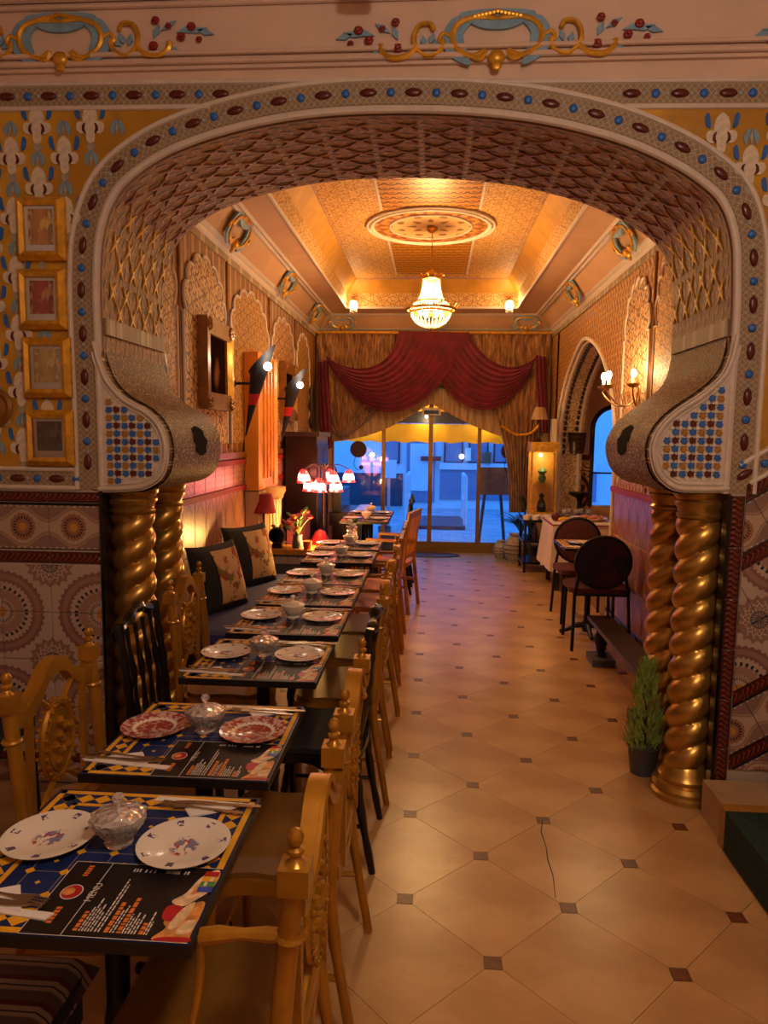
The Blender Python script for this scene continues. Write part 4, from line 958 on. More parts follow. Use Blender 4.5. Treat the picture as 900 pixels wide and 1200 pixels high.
# the pillar with pilaster and fluted column (chimney side)
PL = thing('mantel_pillar', 'tall ochre painted pillar with fluted pilaster glowing orange on the left wall', 'pillar', (XL+.016, 6.05, 0))
MB().box((.06, .36, 1.72), (.12, .72, 1.18)).build('upper_block', 'orange_paint' if 'orange_paint' in MATS else 'yellow_cove', PL, False)
MB().box((.06, .36, .56), (.12, .72, 1.12)).build('lower_block', 'cove_plaster', PL, False)
for i in range(3): MB().box((.127, .2+i*.13, 1.7), (.014, .05, .95)).build('flute', 'orange_paint', PL, False)
MB().box((.125, .62, 1.72), (.02, .14, 1.14)).build('pilaster', 'orange_paint', PL, False)
MB().lathe([(.085, 1.03), (.1, 1.05), (.1, 1.07), (.12, 1.1), (.12, 1.14), (0, 1.14)], 16, (.16, .36, 0)).build('column_capital', 'cove_plaster', PL)
col_ = MB(); pr = []
for i in range(64):
    a = 2*PI*i/64; r = .078-(.009 if i % 4 in (1, 2) else 0); pr.append((r*math.cos(a)+.16, r*math.sin(a)+.36))
col_.prism(pr, .62, 1.035, 'xy'); col_.build('fluted_column', 'white_plaster', PL, False)
MB().box((.16, .36, .31), (.24, .3, .62)).build('plinth', 'cove_plaster', PL, False)

# framed paintings on the left wall
def painting(y0, y1, z0, z1, lab, d=.07):
    t = thing('framed_painting', lab, 'painting', (XL+.014, (y0+y1)/2, (z0+z1)/2), 0, 'gilt framed portraits on the left wall')
    w_, h_ = y1-y0, z1-z0; fw = .115
    MB().box((d*.2, 0, 0), (d*.4, w_-.02, h_-.02)).build('backing', 'dark_wood', t, False)
    for s_ in (-1, 1):
        MB().prism([(0, -w_/2), (d, -w_/2), (d, -w_/2+fw*.35), (d*.7, -w_/2+fw*.7), (d*.75, -w_/2+fw), (0, -w_/2+fw)] if s_ < 0 else [(0, w_/2), (0, w_/2-fw), (d*.75, w_/2-fw), (d*.7, w_/2-fw*.7), (d, w_/2-fw*.35), (d, w_/2)], -h_/2, h_/2, 'xy').build('frame_stile', 'gold_leaf' if s_ > 0 else 'dark_gold_wood', t, False)
        MB().box((d*.45, 0, s_*(h_/2-fw/2)), (d*.9, w_-.012, fw)).build('frame_rail', 'dark_gold_wood', t, False)
        for q in (-1, 1):
            c_ = MB()
            for k in range(7):
                a = k*.9; c_.sphere((d*.92, q*(w_/2-.05)+.03*math.cos(a), s_*(h_/2-.05)+.03*math.sin(a)), .022, 0, 7)
            c_.build('corner_carving', 'dark_gold_wood', t)
    MB().box((d*.43, 0, 0), (.006, w_-2*fw+.01, h_-2*fw+.01)).build('canvas', 'portrait', t, False)
painting(4.86, 5.5, 1.79, 2.42, 'large gilt framed dark portrait nearest the arch on the left wall')
painting(7.45, 8.1, 1.77, 2.38, 'gilt framed portrait partly hidden behind the far torch lamp')
orn = tag(MB().lathe([(0, -.3), (.02, -.28), (.03, -.2), (.015, -.1), (.035, 0), (.02, .12), (.03, .2), (0, .28)], 10).build('wall_ornament', 'dark_wood', loc=(XL+.06, 9.15, 1.98)), 'slim dark carved ornament hanging near the far left corner', 'ornament')
msk = tag(MB().sphere((0, 0, 0), .09, 0, 12, (.35, .6, 1.3)).build('wall_plaque', 'dark_wood', loc=(XL+.05, 4.1, 2.0)), 'dark oval plaque on the left wall just past the arch', 'plaque')

# ------------------------------------------------------------------ curtains over the street front
def PC(x, y, Y): return P(x, y, Y=Y)
CU = thing('curtain_set', 'crimson double swag over gathered gold taffeta drapes on the street front', 'curtain', (0, YE, 0))
def W(v): return (v.x, v.y-YE, v.z)
def bez(p, t):
    p = [Vector(q) for q in p]
    while len(p) > 1: p = [a.lerp(b_, t) for a, b_ in zip(p, p[1:])]
    return p[0]
def pz(x, y): return (350+x/2.903, 380+y/2.903)      # from the enlarged crop of the curtain
def swag(c0, c1, Y, folds, depth, name, mt, nu=40, nv=90):
    b = MB()
    def f(u, v):
        a = bez([pz(*q) for q in c0], u); c = bez([pz(*q) for q in c1], u); p = a.lerp(c, v)
        belly = math.sin(PI*min(1, max(0, u)))**.6
        y = Y-depth*(.25+.75*belly)*(.5+.5*math.cos(2*PI*folds*v+math.sin(u*5)*.5))-.10*belly*math.sin(PI*min(1, v*1.0))
        return W(PC(p.x, p.y, y))
    return b.sheet(f, nu, nv).build(name, mt, CU)
# gathered pelmet cloth along the top
def pel(u, v):
    x = XL+.03+(XR-XL-.06)*u; k = math.sin(u*120+math.sin(v*7+u*20)*1.6+math.sin(u*37)*1.5); z = 3.0-.62*v
    return (x, -.10-.03*k-.012*math.sin(u*61), z)
MB().sheet(pel, 420, 10).build('gathered_pelmet', 'gold_taffeta', CU)
MB().tube([(XL+.02, -.14, 2.995), (XR-.02, -.14, 2.995)], .018, 8).build('curtain_rail', 'gold_leaf', CU)
# beige inner valance with arched opening
def val(u, v):
    top = pz(60+u*790, 215); px_ = 60+u*790
    if u < .5: ed = bez([pz(60, 400), pz(270, 400), pz(340, 330), pz(450, 270)], u*2)
    else: ed = bez([pz(450, 270), pz(530, 310), pz(620, 380), pz(850, 420)], (u-.5)*2)
    x = ed.x; y = 455+(ed.y-455)*v
    return W(PC(x, y, 9.79-.012*math.sin(u*170)))
MB().sheet(val, 260, 8).build('inner_valance', 'beige_voile', CU)
def drape(c0, c1, Y, folds, depth, name, mt, nu=40, nv=60):
    b = MB()
    def f(u, v):
        a = bez([pz(*q) for q in c0], u); c = bez([pz(*q) for q in c1], u); p = a.lerp(c, v)
        return W(PC(p.x, p.y, Y-depth*(.5+.5*math.sin(2*PI*folds*v+math.sin(u*7)*.7))-.05*math.sin(PI*v)))
    return b.sheet(f, nu, nv).build(name, mt, CU)
# left tied-back gold drape, right one falls to the floor
drape([(70, 170), (75, 300), (90, 360), (150, 385)], [(330, 170), (300, 260), (250, 330), (150, 390)], 9.72, 9, .05, 'gathered_drape', 'gold_taffeta')
drape([(660, 180), (640, 300), (700, 340), (720, 480), (715, 640)], [(845, 180), (850, 300), (800, 380), (775, 480), (790, 640)], 9.72, 9, .05, 'gathered_drape', 'gold_taffeta')
MB().tube(crom([Vector(W(P(*pz(x, y), Y=9.63))) for x, y in ((690, 345), (740, 375), (790, 370), (820, 340))], 5), .02, 6).build('tieback', 'gold_leaf', CU)
swag([(810, 108), (740, 180), (640, 150), (575, 25)], [(795, 150), (720, 330), (540, 360), (440, 110)], 9.60, 9, .035, 'crimson_swag', 'crimson_velvet')
swag([(92, 105), (170, 180), (320, 170), (340, 22)], [(100, 135), (230, 350), (420, 390), (582, 28)], 9.55, 10, .035, 'crimson_swag', 'crimson_velvet')
drape([(62, 130), (70, 220), (60, 330), (85, 430)], [(100, 120), (105, 220), (110, 330), (115, 420)], 9.62, 3, .04, 'crimson_tail', 'crimson_velvet', 30, 30)
drape([(805, 105), (808, 180), (812, 280), (820, 370)], [(840, 110), (846, 190), (850, 280), (848, 370)], 9.64, 3, .04, 'crimson_tail', 'crimson_velvet', 30, 30)
MB().box((1.42, -.1, 2.0), (.012, .012, 1.8)).build('cord', 'gold_leaf', CU, False)

# ------------------------------------------------------------------ tables
TZ = .75
def quad(b, x0, y0, x1, y1, z, m): b.add([(x0, y0, z), (x1, y0, z), (x1, y1, z), (x0, y1, z)], [(0, 1, 2, 3)], m)
def dia(b, x, y, r, z, m, k=1): b.add([(x-r, y, z), (x, y-r*k, z), (x+r, y, z), (x, y+r*k, z)], [(0, 1, 2, 3)], m)
HX, HY = .243, .247
def print_mesh():
    b = MB(); z = TZ
    quad(b, -HX, -HY, HX, HY, z+.0003, 0)
    for ins, w_ in ((.004, .014), (.058, .012)):
        x, y = HX-ins, HY-ins
        quad(b, -x, -y, x, -y+w_, z+.0006, 1); quad(b, -x, y-w_, x, y, z+.0006, 1); quad(b, -x, -y, -x+w_, y, z+.0006, 1); quad(b, x-w_, -y, x, y, z+.0006, 1)
    n = 11
    for i in range(n):
        t = -HX+.038+(2*HX-.076)*i/(n-1)
        for s_ in (-1, 1): dia(b, t, s_*(HY-.038), .021, z+.0006, 1, .9); dia(b, s_*(HX-.038), t*HY/HX, .019, z+.0006, 1, 1.05)
    for i in range(-2, 3):
        for j in range(-2, 3):
            dia(b, i*.07, j*.07, .011, z+.0007, 1)
            for dx, dy in ((.07, 0), (0, .07)):
                x, y = i*.07, j*.07
                if i+(dx > 0) < 3 and j+(dy > 0) < 3: quad(b, x+(.0 if dx else -.0006), y+(-.0006 if dx else 0), x+(dx if dx else .0006), y+(dy if dy else .0006), z+.0005, 2)
            if i < 2 and j < 2: dia(b, i*.07+.035, j*.07+.035, .006, z+.0007, 1)
    return b.mesh('top_print', ['blue_print', 'yellow_print', 'motif_grey'], False)
def menu_mesh():
    b = MB(); z = TZ+.0012; x0, y0, W_, H_ = -.062, -.245, .302, .212; rnd = random.Random(3)
    def q(a, c, d, e, m, k=1): quad(b, x0+a*W_, y0+c*H_, x0+d*W_, y0+e*H_, z+k*.0003, m)
    b.box((x0+W_/2, y0+H_/2, z-.0005), (W_, H_, .001), 0)
    for a in ((0, 0, 1, .008), (0, .992, 1, 1), (0, 0, .005, 1), (.25, 0, .255, 1)): q(*a, 1)
    # round portrait badge, plain
    for r, m, k in ((.085, 1, 1), (.076, 3, 2)): b.add([(x0+(.125+r*.8*math.cos(t*PI/12))*W_, y0+(.55+r*1.25*math.sin(t*PI/12))*H_, z+k*.0003) for t in range(24)], [list(range(24))], m)
    b.add([(x0+(.105+.04*math.cos(t*PI/6))*W_, y0+(.55+.055*math.sin(t*PI/6))*H_, z+.0009) for t in range(12)], [list(range(12))], 5)
    for a, c, l in ((.11, .78, .17), (.11, .14, .22)):       # ornamental headings
        for k in range(5): q(a, c+k*l/5, a+.035, c+(k+.72)*l/5, 2)
    # printed lines, run away from the front edge
    def line(a, c, l, wd, m):
        y = c
        while y < c+l:
            d = rnd.uniform(.02, .07); q(a, y, a+wd, min(c+l, y+d), m); y += d+.012
    for a, l, wd, m in ((.30, .24, .026, 2), (.335, .3, .009, 1), (.352, .42, .009, 1), (.37, .3, .009, 1), (.388, .34, .009, 1), (.406, .24, .009, 1), (.43, .7, .009, 1), (.45, .62, .009, 1), (.485, .38, .026, 2), (.52, .28, .009, 1), (.538, .34, .009, 1), (.56, .46, .026, 2), (.592, .24, .009, 1), (.61, .2, .009, 1), (.628, .26, .009, 1), (.646, .18, .009, 1), (.664, .24, .009, 1), (.69, .14, .026, 2), (.72, .28, .009, 1), (.735, .16, .009, 1)): line(a, .07, l, wd, m)
    for a in (.42, .44, .46, .5, .53, .56): q(a, .88, a+.009, .93, 1)
    for a in range(6): q(.64+a*.016, .88, .65+a*.016, .93, 1)
    for a in range(2): q(.76+a*.02, .88, .772+a*.02, .93, 1)
    def blob(pts, m, k): b.add([(x0+v.x*W_, y0+v.y*H_, z+k*.0003) for v in crom([Vector(p) for p in pts], 4, True)], [list(range(4*len(pts)))], m)
    blob([(.78, .5), (.84, .62), (.88, .84), (.95, .97), (.995, .93), (.99, .7), (.93, .55), (.86, .44)], 4, 1); blob([(.78, .03), (.83, .16), (.8, .25), (.9, .45), (.99, .5), (.995, .1), (.99, .01), (.85, .01)], 5, 2)
    blob([(.78, .27), (.77, .42), (.83, .45), (.88, .4), (.86, .25)], 3, 3); blob([(.84, .18), (.87, .4), (.93, .5), (.92, .3), (.88, .15)], 4, 4)
    blob([(.9, .1), (.93, .25), (.99, .26), (.98, .12)], 4, 4); blob([(.93, .33), (.95, .45), (.995, .44), (.99, .32)], 5, 5); blob([(.8, .01), (.84, .05), (.99, .06), (.995, .01)], 3, 5); blob([(.87, .6), (.9, .78), (.94, .84), (.93, .66)], 5, 4)
    for k, m in enumerate((7, 6, 8, 3)): q(.9+.0*k, .64+k*.075, .995, .71+k*.075, m, 6)
    q(.925, .72, .945, .78, 1, 7); q(.955, .79, .975, .85, 1, 7)
    return b.mesh('menu_sheet', ['menu_black', 'menu_white', 'menu_orange', 'print_red', 'bread_light', 'bread', 'print_green', 'print_blue', 'yellow_print'], False)
pm_, mm_ = print_mesh(), menu_mesh()
tx = bpy.data.curves.new('menu_title', 'FONT'); tx.body = 'MENU'; tx.size = .02; tx.align_x = 'CENTER'
to = bpy.data.objects.new('menu_title', tx); COL.objects.link(to)
title = bpy.data.meshes.new_from_object(to.evaluated_get(bpy.context.evaluated_depsgraph_get())); title.materials.clear(); title.materials.append(MATS['menu_white'])
bpy.data.objects.remove(to)
top_m = MB().box((0, 0, TZ-.0115), (.494, .5, .023)).mesh('top', 'table_edge', False)
ped = MB().lathe([(.03, .02), (.035, .06), (.026, .12), (.024, .35), (.03, .38), (.024, .42), (.026, .66), (.05, .7), (.09, .722), (0, .722)], 14).mesh('pedestal', 'black_iron')
ftb = MB().tube(crom([Vector(q) for q in ((0, 0, .09), (.1, 0, .085), (.19, 0, .04), (.245, 0, .02))], 5), [.03]*6+[.024]*5+[.02]*5, 8).sphere((.25, 0, .022), .022, 0, 8).mesh('foot', 'black_iron')
ORD = ['first', 'second', 'third', 'fourth', 'fifth', 'sixth', 'seventh', 'eighth']
TXC = -.642
TY = [1.35, 1.928, 2.652, 3.235, 3.775, 4.29, 5.005, 5.57]
def table(x, y, lab, menu=True, grp='square tables set for two'):
    t = thing('dining_table', lab, 'table', (x, y, 0), 0, grp)
    tp = link('top', top_m, t); link('top_print', pm_, tp)
    if menu:
        o = link('menu_sheet', mm_, tp); link_title = None
        r = link('menu_title', title, t, (-.062+.285*.302, -.245+.56*.212, TZ+.0017), (0, 0, PI/2))
    link('pedestal', ped, t)
    for k in range(4): link('foot', ftb, t, None, (0, 0, k*PI/2), (.82, .82, .82))
    return t
for i, y in enumerate(TY):
    table(TXC, y, '%s square dining table of the row counted from the striped stool, tile print top' % ORD[i])
for i, y in enumerate((7.34, 7.92)): table(-.68, y, ('square dining table beside the upright dark cabinet' if i == 0 else 'square dining table nearest the glazed shop front'))
table(1.3, 5.88, 'square dining table between two round backed chairs by the right wall')

# ------------------------------------------------------------------ tableware
plate_prof = [(0, 0), (.05, 0), (.055, .002), (.062, .006), (.096, .013), (.0965, .0145), (.09, .0135), (.064, .0095), (.056, .005), (0, .004)]
plm = {k: MB().lathe(plate_prof, 40).mesh('dinner_plate', k) for k in ('plate_floral', 'plate_pink')}
def plate(x, y, z, lab, kind='plate_floral', rz=0, s_=1):
    o = link('dinner_plate', plm[kind], None, (x, y, z), (0, 0, rz), (s_, s_, 1)); return tag(o, lab, 'plate', 'plates laid on the tables')
bowl_p = [(0, 0), (.028, 0), (.03, .006), (.024, .012), (.034, .02), (.05, .045), (.058, .064), (.054, .064), (.045, .045), (.03, .026), (0, .02)]
lid_p = [(0, .082), (.01, .08), (.03, .076), (.048, .068), (.054, .064), (.05, .062), (.03, .07), (0, .076)]
knob_p = [(0, .08), (.006, .08), (.005, .088), (.011, .095), (.013, .102), (.009, .109), (0, .111)]
def fl_(prof, mt, nm, lobes=10, k=.06):
    b = MB().lathe(prof, 40); 
    for i, v in enumerate(b.v):
        a = math.atan2(v[1], v[0]); r = math.hypot(v[0], v[1]); f = 1+k*math.cos(lobes*a)*min(1, v[2]/.03); b.v[i] = (v[0]*f, v[1]*f, v[2])
    return b.mesh(nm, mt)
gb, gl, gk = fl_(bowl_p, 'cut_glass', 'bowl'), MB().lathe(lid_p, 32).mesh('lid', 'cut_glass'), MB().lathe(knob_p, 14).mesh('knob', 'cut_glass')
sug = MB().lathe([(0, .021), (.03, .027), (.044, .046), (.05, .06), (.02, .066), (0, .068)], 20).mesh('sugar', 'napkin')
cb_, cl_, ck_ = MB().lathe(bowl_p, 24).mesh('bowl', 'china'), MB().lathe(lid_p, 24).mesh('lid', 'china'), MB().lathe(knob_p, 12).mesh('knob', 'china')
def sugar(x, y, z, lab, glass=True):
    t = thing('sugar_bowl', lab, 'bowl', (x, y, z), 0, 'lidded sugar bowls on the tables')
    for m_, c_, nm in ((gb, cb_, 'bowl'), (gl, cl_, 'lid'), (gk, ck_, 'knob')): link(nm, m_ if glass else c_, t)
    if glass: link('sugar', sug, t)
def poly_prism(pts, z0, z1, mt, nm): return MB().prism(pts, z0, z1, 'xy').mesh(nm, mt, False)
nap = MB().prism([(-.12, -.008), (.13, -.008), (.12, .0), (-.115, .012)], 0, .003, 'xy').prism([(-.06, -.002), (.1, -.004), (.06, -.035), (-.01, -.07)], 0, .004, 'xy').mesh('napkin', 'napkin', False)
knife = MB().prism([(v.x, v.y) for v in crom([Vector(q) for q in ((-.1, 0), (-.06, .009), (0, .008), (.01, .005), (.1, .007), (.108, 0), (.1, -.005), (.01, -.004), (-.02, -.007), (-.06, -.006))], 3, True)], 0, .003, 'xy').mesh('knife', 'steel', False)
fk = MB().prism([(v.x, v.y) for v in crom([Vector(q) for q in ((.1, .006), (.106, 0), (.1, -.006), (0, -.003), (-.045, -.01), (-.06, -.012), (-.06, .012), (-.045, .01), (0, .003))], 3, True)], 0, .003, 'xy')
for k in range(4): fk.box((-.077, -.0105+k*.007, .0025), (.036, .003, .002))
fork = fk.mesh('fork', 'steel', False)
def setting(tx_, ty_, side, place, small=False):
    s_ = 1 if side == 'aisle' else -1
    x, y = (tx_+.12, ty_+.217) if s_ > 0 else (tx_-.145, ty_-.19); z = TZ+.0012; a = -.02 if s_ > 0 else PI-.08
    o = tag(link('napkin', nap, None, (x, y, z), (0, 0, a), None if s_ > 0 else (1, 1, 1)), 'folded white paper napkin on the %s side of the %s' % (side, place), 'napkin', 'paper napkins beside the plates')
    if small: return
    ca, sa = math.cos(a), math.sin(a)
    def off(dx, dy): return (x+dx*ca-dy*sa, y+dx*sa+dy*ca)
    tag(link('knife', knife, None, (*off(.03, -.016), z+.0045), (0, 0, a+.0)), 'steel table knife on the %s side napkin of the %s' % (side, place), 'knife', 'knives laid on napkins')
    tag(link('fork', fork, None, (*off(.0, -.036), z+.0045), (0, 0, a-.12)), 'steel fork on the %s side napkin of the %s' % (side, place), 'fork', 'forks laid on napkins')
for i, y in enumerate(TY):
    pl_ = '%s table from the striped stool' % ORD[i]
    kd = 'plate_pink' if i == 1 else 'plate_floral'; ds = 'pink patterned plate' if i == 1 else 'white floral plate'
    z = TZ+.0024
    plate(TXC-.157, y+.035, z, ds+' at the wall side of the '+pl_, kd, .4+i); plate(TXC+.137, y+.03, z, ds+' at the aisle side of the '+pl_, kd, 1.1+i*.7)
    sugar(TXC-.005, y+.035, z, ('cut glass lidded sugar bowl on the ' if i < 3 else 'white china lidded sugar bowl on the ')+pl_, i < 3)
    setting(TXC, y, 'aisle', pl_, i > 4); setting(TXC, y, 'wall', pl_, i > 4)
for ty_, nm in ((7.34, 'table by the upright dark cabinet'), (7.92, 'table nearest the shop front')):
    for dx, sd in ((-.14, 'wall'), (.14, 'aisle')): plate(-.68+dx, ty_, TZ+.0024, 'white floral plate at the %s side of the %s' % (sd, nm))
    sugar(-.68, ty_+.04, TZ+.0024, 'white china lidded sugar bowl on the '+nm, False)
plate(1.22, 5.9, TZ+.0024, 'white plate near the aisle on the table between round backed chairs'); plate(1.42, 5.98, TZ+.0024, 'white plate near the tiled wall on the table between round backed chairs')
setting(1.3, 5.88, 'wall', 'table between round backed chairs', True)

# ------------------------------------------------------------------ chairs
def turned(z0, z1, r): 
    h = z1-z0; return [(0, z0), (r*.6, z0), (r*.7, z0+h*.1), (r*.8, z0+h*.55), (r*1.15, z0+h*.62), (r*.8, z0+h*.66), (r*.95, z0+h*.8), (r*1.2, z0+h*.86), (r*.9, z0+h*.9), (r*1.1, z1), (0, z1)]
def seat_poly(w0, w1, x0, x1): return [(v.x, v.y) for v in crom([Vector(q) for q in ((x0, -w0), (0, -(w0+w1)/2-.01), (x1, -w1), (x1+.025, 0), (x1, w1), (0, (w0+w1)/2+.01), (x0, w0))], 4, True)]
def make_gold(frame='gold_paint', seatm='gold_seat', arms=True):
    t = thing('carved_chair', '', 'chair')
    link_ = lambda b, nm, mt=frame: b.build(nm, mt, t)
    for s_ in (-1, 1):
        y = s_*.225
        p = link_(MB().tube(crom([Vector(q) for q in ((-.275, y*1.02, 0), (-.225, y, .3), (-.212, y, .46), (-.225, y, .7), (-.245, y, .9))], 6), [.014]*6+[.017]*6+[.019]*13, 10), 'back_post')
        b = MB().box((-.246, y, .905), (.05, .05, .045)); b.lathe([(.022, .925), (.012, .932), (.008, .94), (.014, .946), (.014, .952), (.007, .957), (.013, .965), (.014, .975), (.008, .985), (0, .988)], 12, (-.246, y, 0))
        b.build('finial', frame, p)
        MB().lathe([(.024, -.006), (.027, 0), (.024, .006)], 12, (-.238, y, .8)).build('post_ring', frame, p)
        if arms and s_ > 0: link_(MB().tube([(-.235, y, .8), (-.2, y, .8), (-.16, y*1.02, .802), (-.12, y*1.03, .8), (-.09, y*1.03, .795)], [.009, .013, .009, .014, .014], 8), 'arm')
        if arms and s_ > 0: link_(MB().tube(crom([Vector(q) for q in ((-.09, y*1.03, .795), (-.085, y*1.03, .7), (-.06, y*1.0, .58), (-.05, y*.98, .45))], 4), .007, 8), 'arm_post')
        link_(MB().lathe(turned(0, .44, .022), 12, (.12, s_*.2, 0)), 'front_leg')
        link_(MB().tube([(-.24, y, .2), (.12, s_*.2, .2)], .009, 6), 'stretcher')
        link_(MB().box((-.235, s_*.15, .67), (.016, .022, .4)), 'back_slat')
    cr_ = [Vector(q) for q in ((-.225, .88), (-.17, .865), (-.1, .9), (-.05, .945), (0, .96), (.05, .945), (.1, .9), (.17, .865), (.225, .88))]
    up = crom(cr_, 4); lo = [Vector((p.x, p.y-.045)) for p in up]
    link_(MB().prism([tuple(v) for v in lo]+[tuple(v) for v in up[::-1]], -.262, -.228, 'yz'), 'crest_rail')
    link_(MB().tube([(-.264, p.x, p.y-.008) for p in up], .008, 6), 'crest_bead')
    link_(MB().box((-.222, 0, .49), (.024, .44, .035)), 'lower_rail')
    ovl = [(.078*math.cos(2*PI*i/28), .11*math.sin(2*PI*i/28)+.71) for i in range(28)]
    md = link_(MB().prism([(y*.85, (z-.71)*.88+.71) for y, z in ovl], -.245, -.228, 'yz'), 'medallion')
    MB().tube([(-.238, y, z) for y, z in ovl], .013, 8, 0, True).build('medallion_rim', frame, md)
    bd = MB()
    for i in range(26):
        a = 2*PI*i/26; bd.sphere((-.252, .086*math.cos(a), .71+.12*math.sin(a)), .0065, 0, 6); bd.sphere((-.224, .086*math.cos(a), .71+.12*math.sin(a)), .0065, 0, 6)
    o = bd.build('bead_rim', frame, md); o['kind'] = 'stuff'
    cv = MB()
    for k in range(9):
        a = k*2.4; r = .012*k**.5*1.4; cv.sphere((-.226, r*math.cos(a), .71+r*1.5*math.sin(a)), .016, 0, 6); cv.sphere((-.248, r*math.cos(a), .71+r*1.5*math.sin(a)), .016, 0, 6)
    cv.build('carved_spray', frame, md)
    for s_ in (-1, 1):
        link_(MB().tube(crom([Vector(q) for q in ((-.238, s_*.03, .81), (-.24, s_*.09, .86), (-.24, s_*.15, .868))], 4), .009, 6), 'scroll_strut')
        link_(MB().tube(crom([Vector(q) for q in ((-.235, s_*.03, .6), (-.232, s_*.1, .55), (-.225, s_*.15, .5))], 4), .009, 6), 'scroll_strut')
    link_(MB().prism(seat_poly(.205, .225, -.21, .13), .42, .458, 'xy'), 'seat_frame')
    link_(MB().prism(seat_poly(.19, .21, -.19, .115), .458, .474, 'xy'), 'seat', seatm)
    link_(MB().tube([(.12, -.2, .2), (.12, .2, .2)], .009, 6), 'stretcher')
    return t
def make_spindle(frame='black_lacquer', seatm='black_fabric'):
    t = thing('spindle_chair', '', 'chair'); link_ = lambda b, nm, mt=frame: b.build(nm, mt, t)
    for s_ in (-1, 1):
        y = s_*.19
        link_(MB().tube(crom([Vector(q) for q in ((-.26, y, 0), (-.215, y, .25), (-.2, y, .46), (-.215, y, .7), (-.245, y, .93))], 5), [.013, .014, .016, .013, .016, .018, .014, .018, .013, .018, .014, .02, .014, .02, .014, .019, .013, .018, .013, .018, .016], 8), 'back_post')
        link_(MB().lathe(turned(0, .44, .02), 10, (.11, s_*.18, 0)), 'front_leg'); link_(MB().tube([(-.23, y, .18), (.11, s_*.18, .18)], .008, 6), 'stretcher')
    for k in range(4):
        y = -.12+k*.08
        link_(MB().tube([(-.205, y, .5), (-.208, y, .58), (-.213, y, .66), (-.22, y, .74), (-.232, y, .82), (-.242, y, .9)], [.007, .013, .007, .014, .007, .009], 8), 'spindle')
    cr_ = crom([Vector(q) for q in ((-.2, .905), (-.1, .92), (0, .95), (.1, .92), (.2, .905))], 5)
    link_(MB().tube([(-.246, p.x, p.y) for p in cr_], [.018+.006*math.sin(i*1.3) for i in range(len(cr_))], 8), 'crest_rail'); link_(MB().tube([(-.203, -.19, .5), (-.203, .19, .5)], .011, 8), 'lower_rail')
    link_(MB().prism(seat_poly(.19, .205, -.2, .12), .425, .455, 'xy'), 'seat_frame'); link_(MB().prism(seat_poly(.175, .19, -.18, .105), .455, .475, 'xy'), 'seat', seatm)
    return t
def make_slat():
    t = thing('slat_armchair', '', 'chair'); fr = 'orange_wood'; link_ = lambda b, nm, mt=fr: b.build(nm, mt, t)
    for s_ in (-1, 1):
        y = s_*.21
        link_(MB().tube([(-.27, y, 0), (-.22, y, .45), (-.24, y, .7), (-.275, y, .93)], .018, 8), 'back_post'); link_(MB().tube([(.12, y, 0), (.12, y, .66)], .017, 8), 'front_leg')
        link_(MB().box((-.06, y, .67), (.38, .04, .022)), 'arm'); link_(MB().box((-.06, y, .25), (.36, .018, .025)), 'stretcher')
    link_(MB().box((-.268, 0, .9), (.022, .43, .06), 0, Matrix.Rotation(-.15, 3, 'Y')), 'crest_rail'); link_(MB().box((-.23, 0, .52), (.02, .4, .03)), 'lower_rail')
    for k in range(5): link_(MB().box((-.248, -.14+k*.07, .71), (.014, .028, .36), 0, Matrix.Rotation(-.1, 3, 'Y')), 'back_slat')
    link_(MB().prism(seat_poly(.2, .21, -.21, .12), .42, .455, 'xy'), 'seat', 'orange_wood')
    return t
CXR = -.455
A0, L0, B0, S0 = make_gold(), make_gold(arms=False), make_spindle(), make_slat()
GR = 'chairs along the dining row'
def place(proto, used, x, y, rz, lab, grp=GR):
    if not used: proto.location = (x, y, 0); proto.rotation_euler = (0, 0, rz); proto['label'] = lab; proto['group'] = grp; return proto
    return dup(proto, (x, y, 0), rz, lab, grp)
place(A0, 0, CXR, 1.3, PI, 'gold carved chair at the aisle side of the first table by striped stool')
place(L0, 0, CXR, 1.94, PI, 'gold carved chair at the aisle side of the table with pink plates')
place(L0, 1, CXR, 3.2, PI+.03, 'gold carved chair at the aisle side of the fourth table from striped stool')
place(L0, 1, CXR, 3.76, PI-.04, 'gold carved chair at the aisle side of the fifth table from striped stool')
place(L0, 1, CXR, 4.26, PI+.03, 'gold carved chair at the aisle side of the sixth table from striped stool')
place(L0, 1, -.86, 1.965, .0, 'gold carved chair at the wall side of the table with pink plates')
place(L0, 1, -.89, 3.2, .05, 'gold carved chair between the twisted columns and the fourth table')
place(B0, 0, CXR, 2.67, PI, 'black turned spindle chair at the aisle side of the third table')
place(B0, 1, -.88, 2.63, .05, 'black turned spindle chair standing against the twisted columns')
place(S0, 0, CXR-.02, 4.95, PI, 'orange wood slat armchair at the aisle side of the seventh table')
place(S0, 1, CXR-.02, 5.5, PI, 'orange wood slat armchair at the aisle side of the eighth table')
place(S0, 1, -.42, 6.6, PI-.2, 'orange wood slat armchair standing alone in the aisle past the last row table')

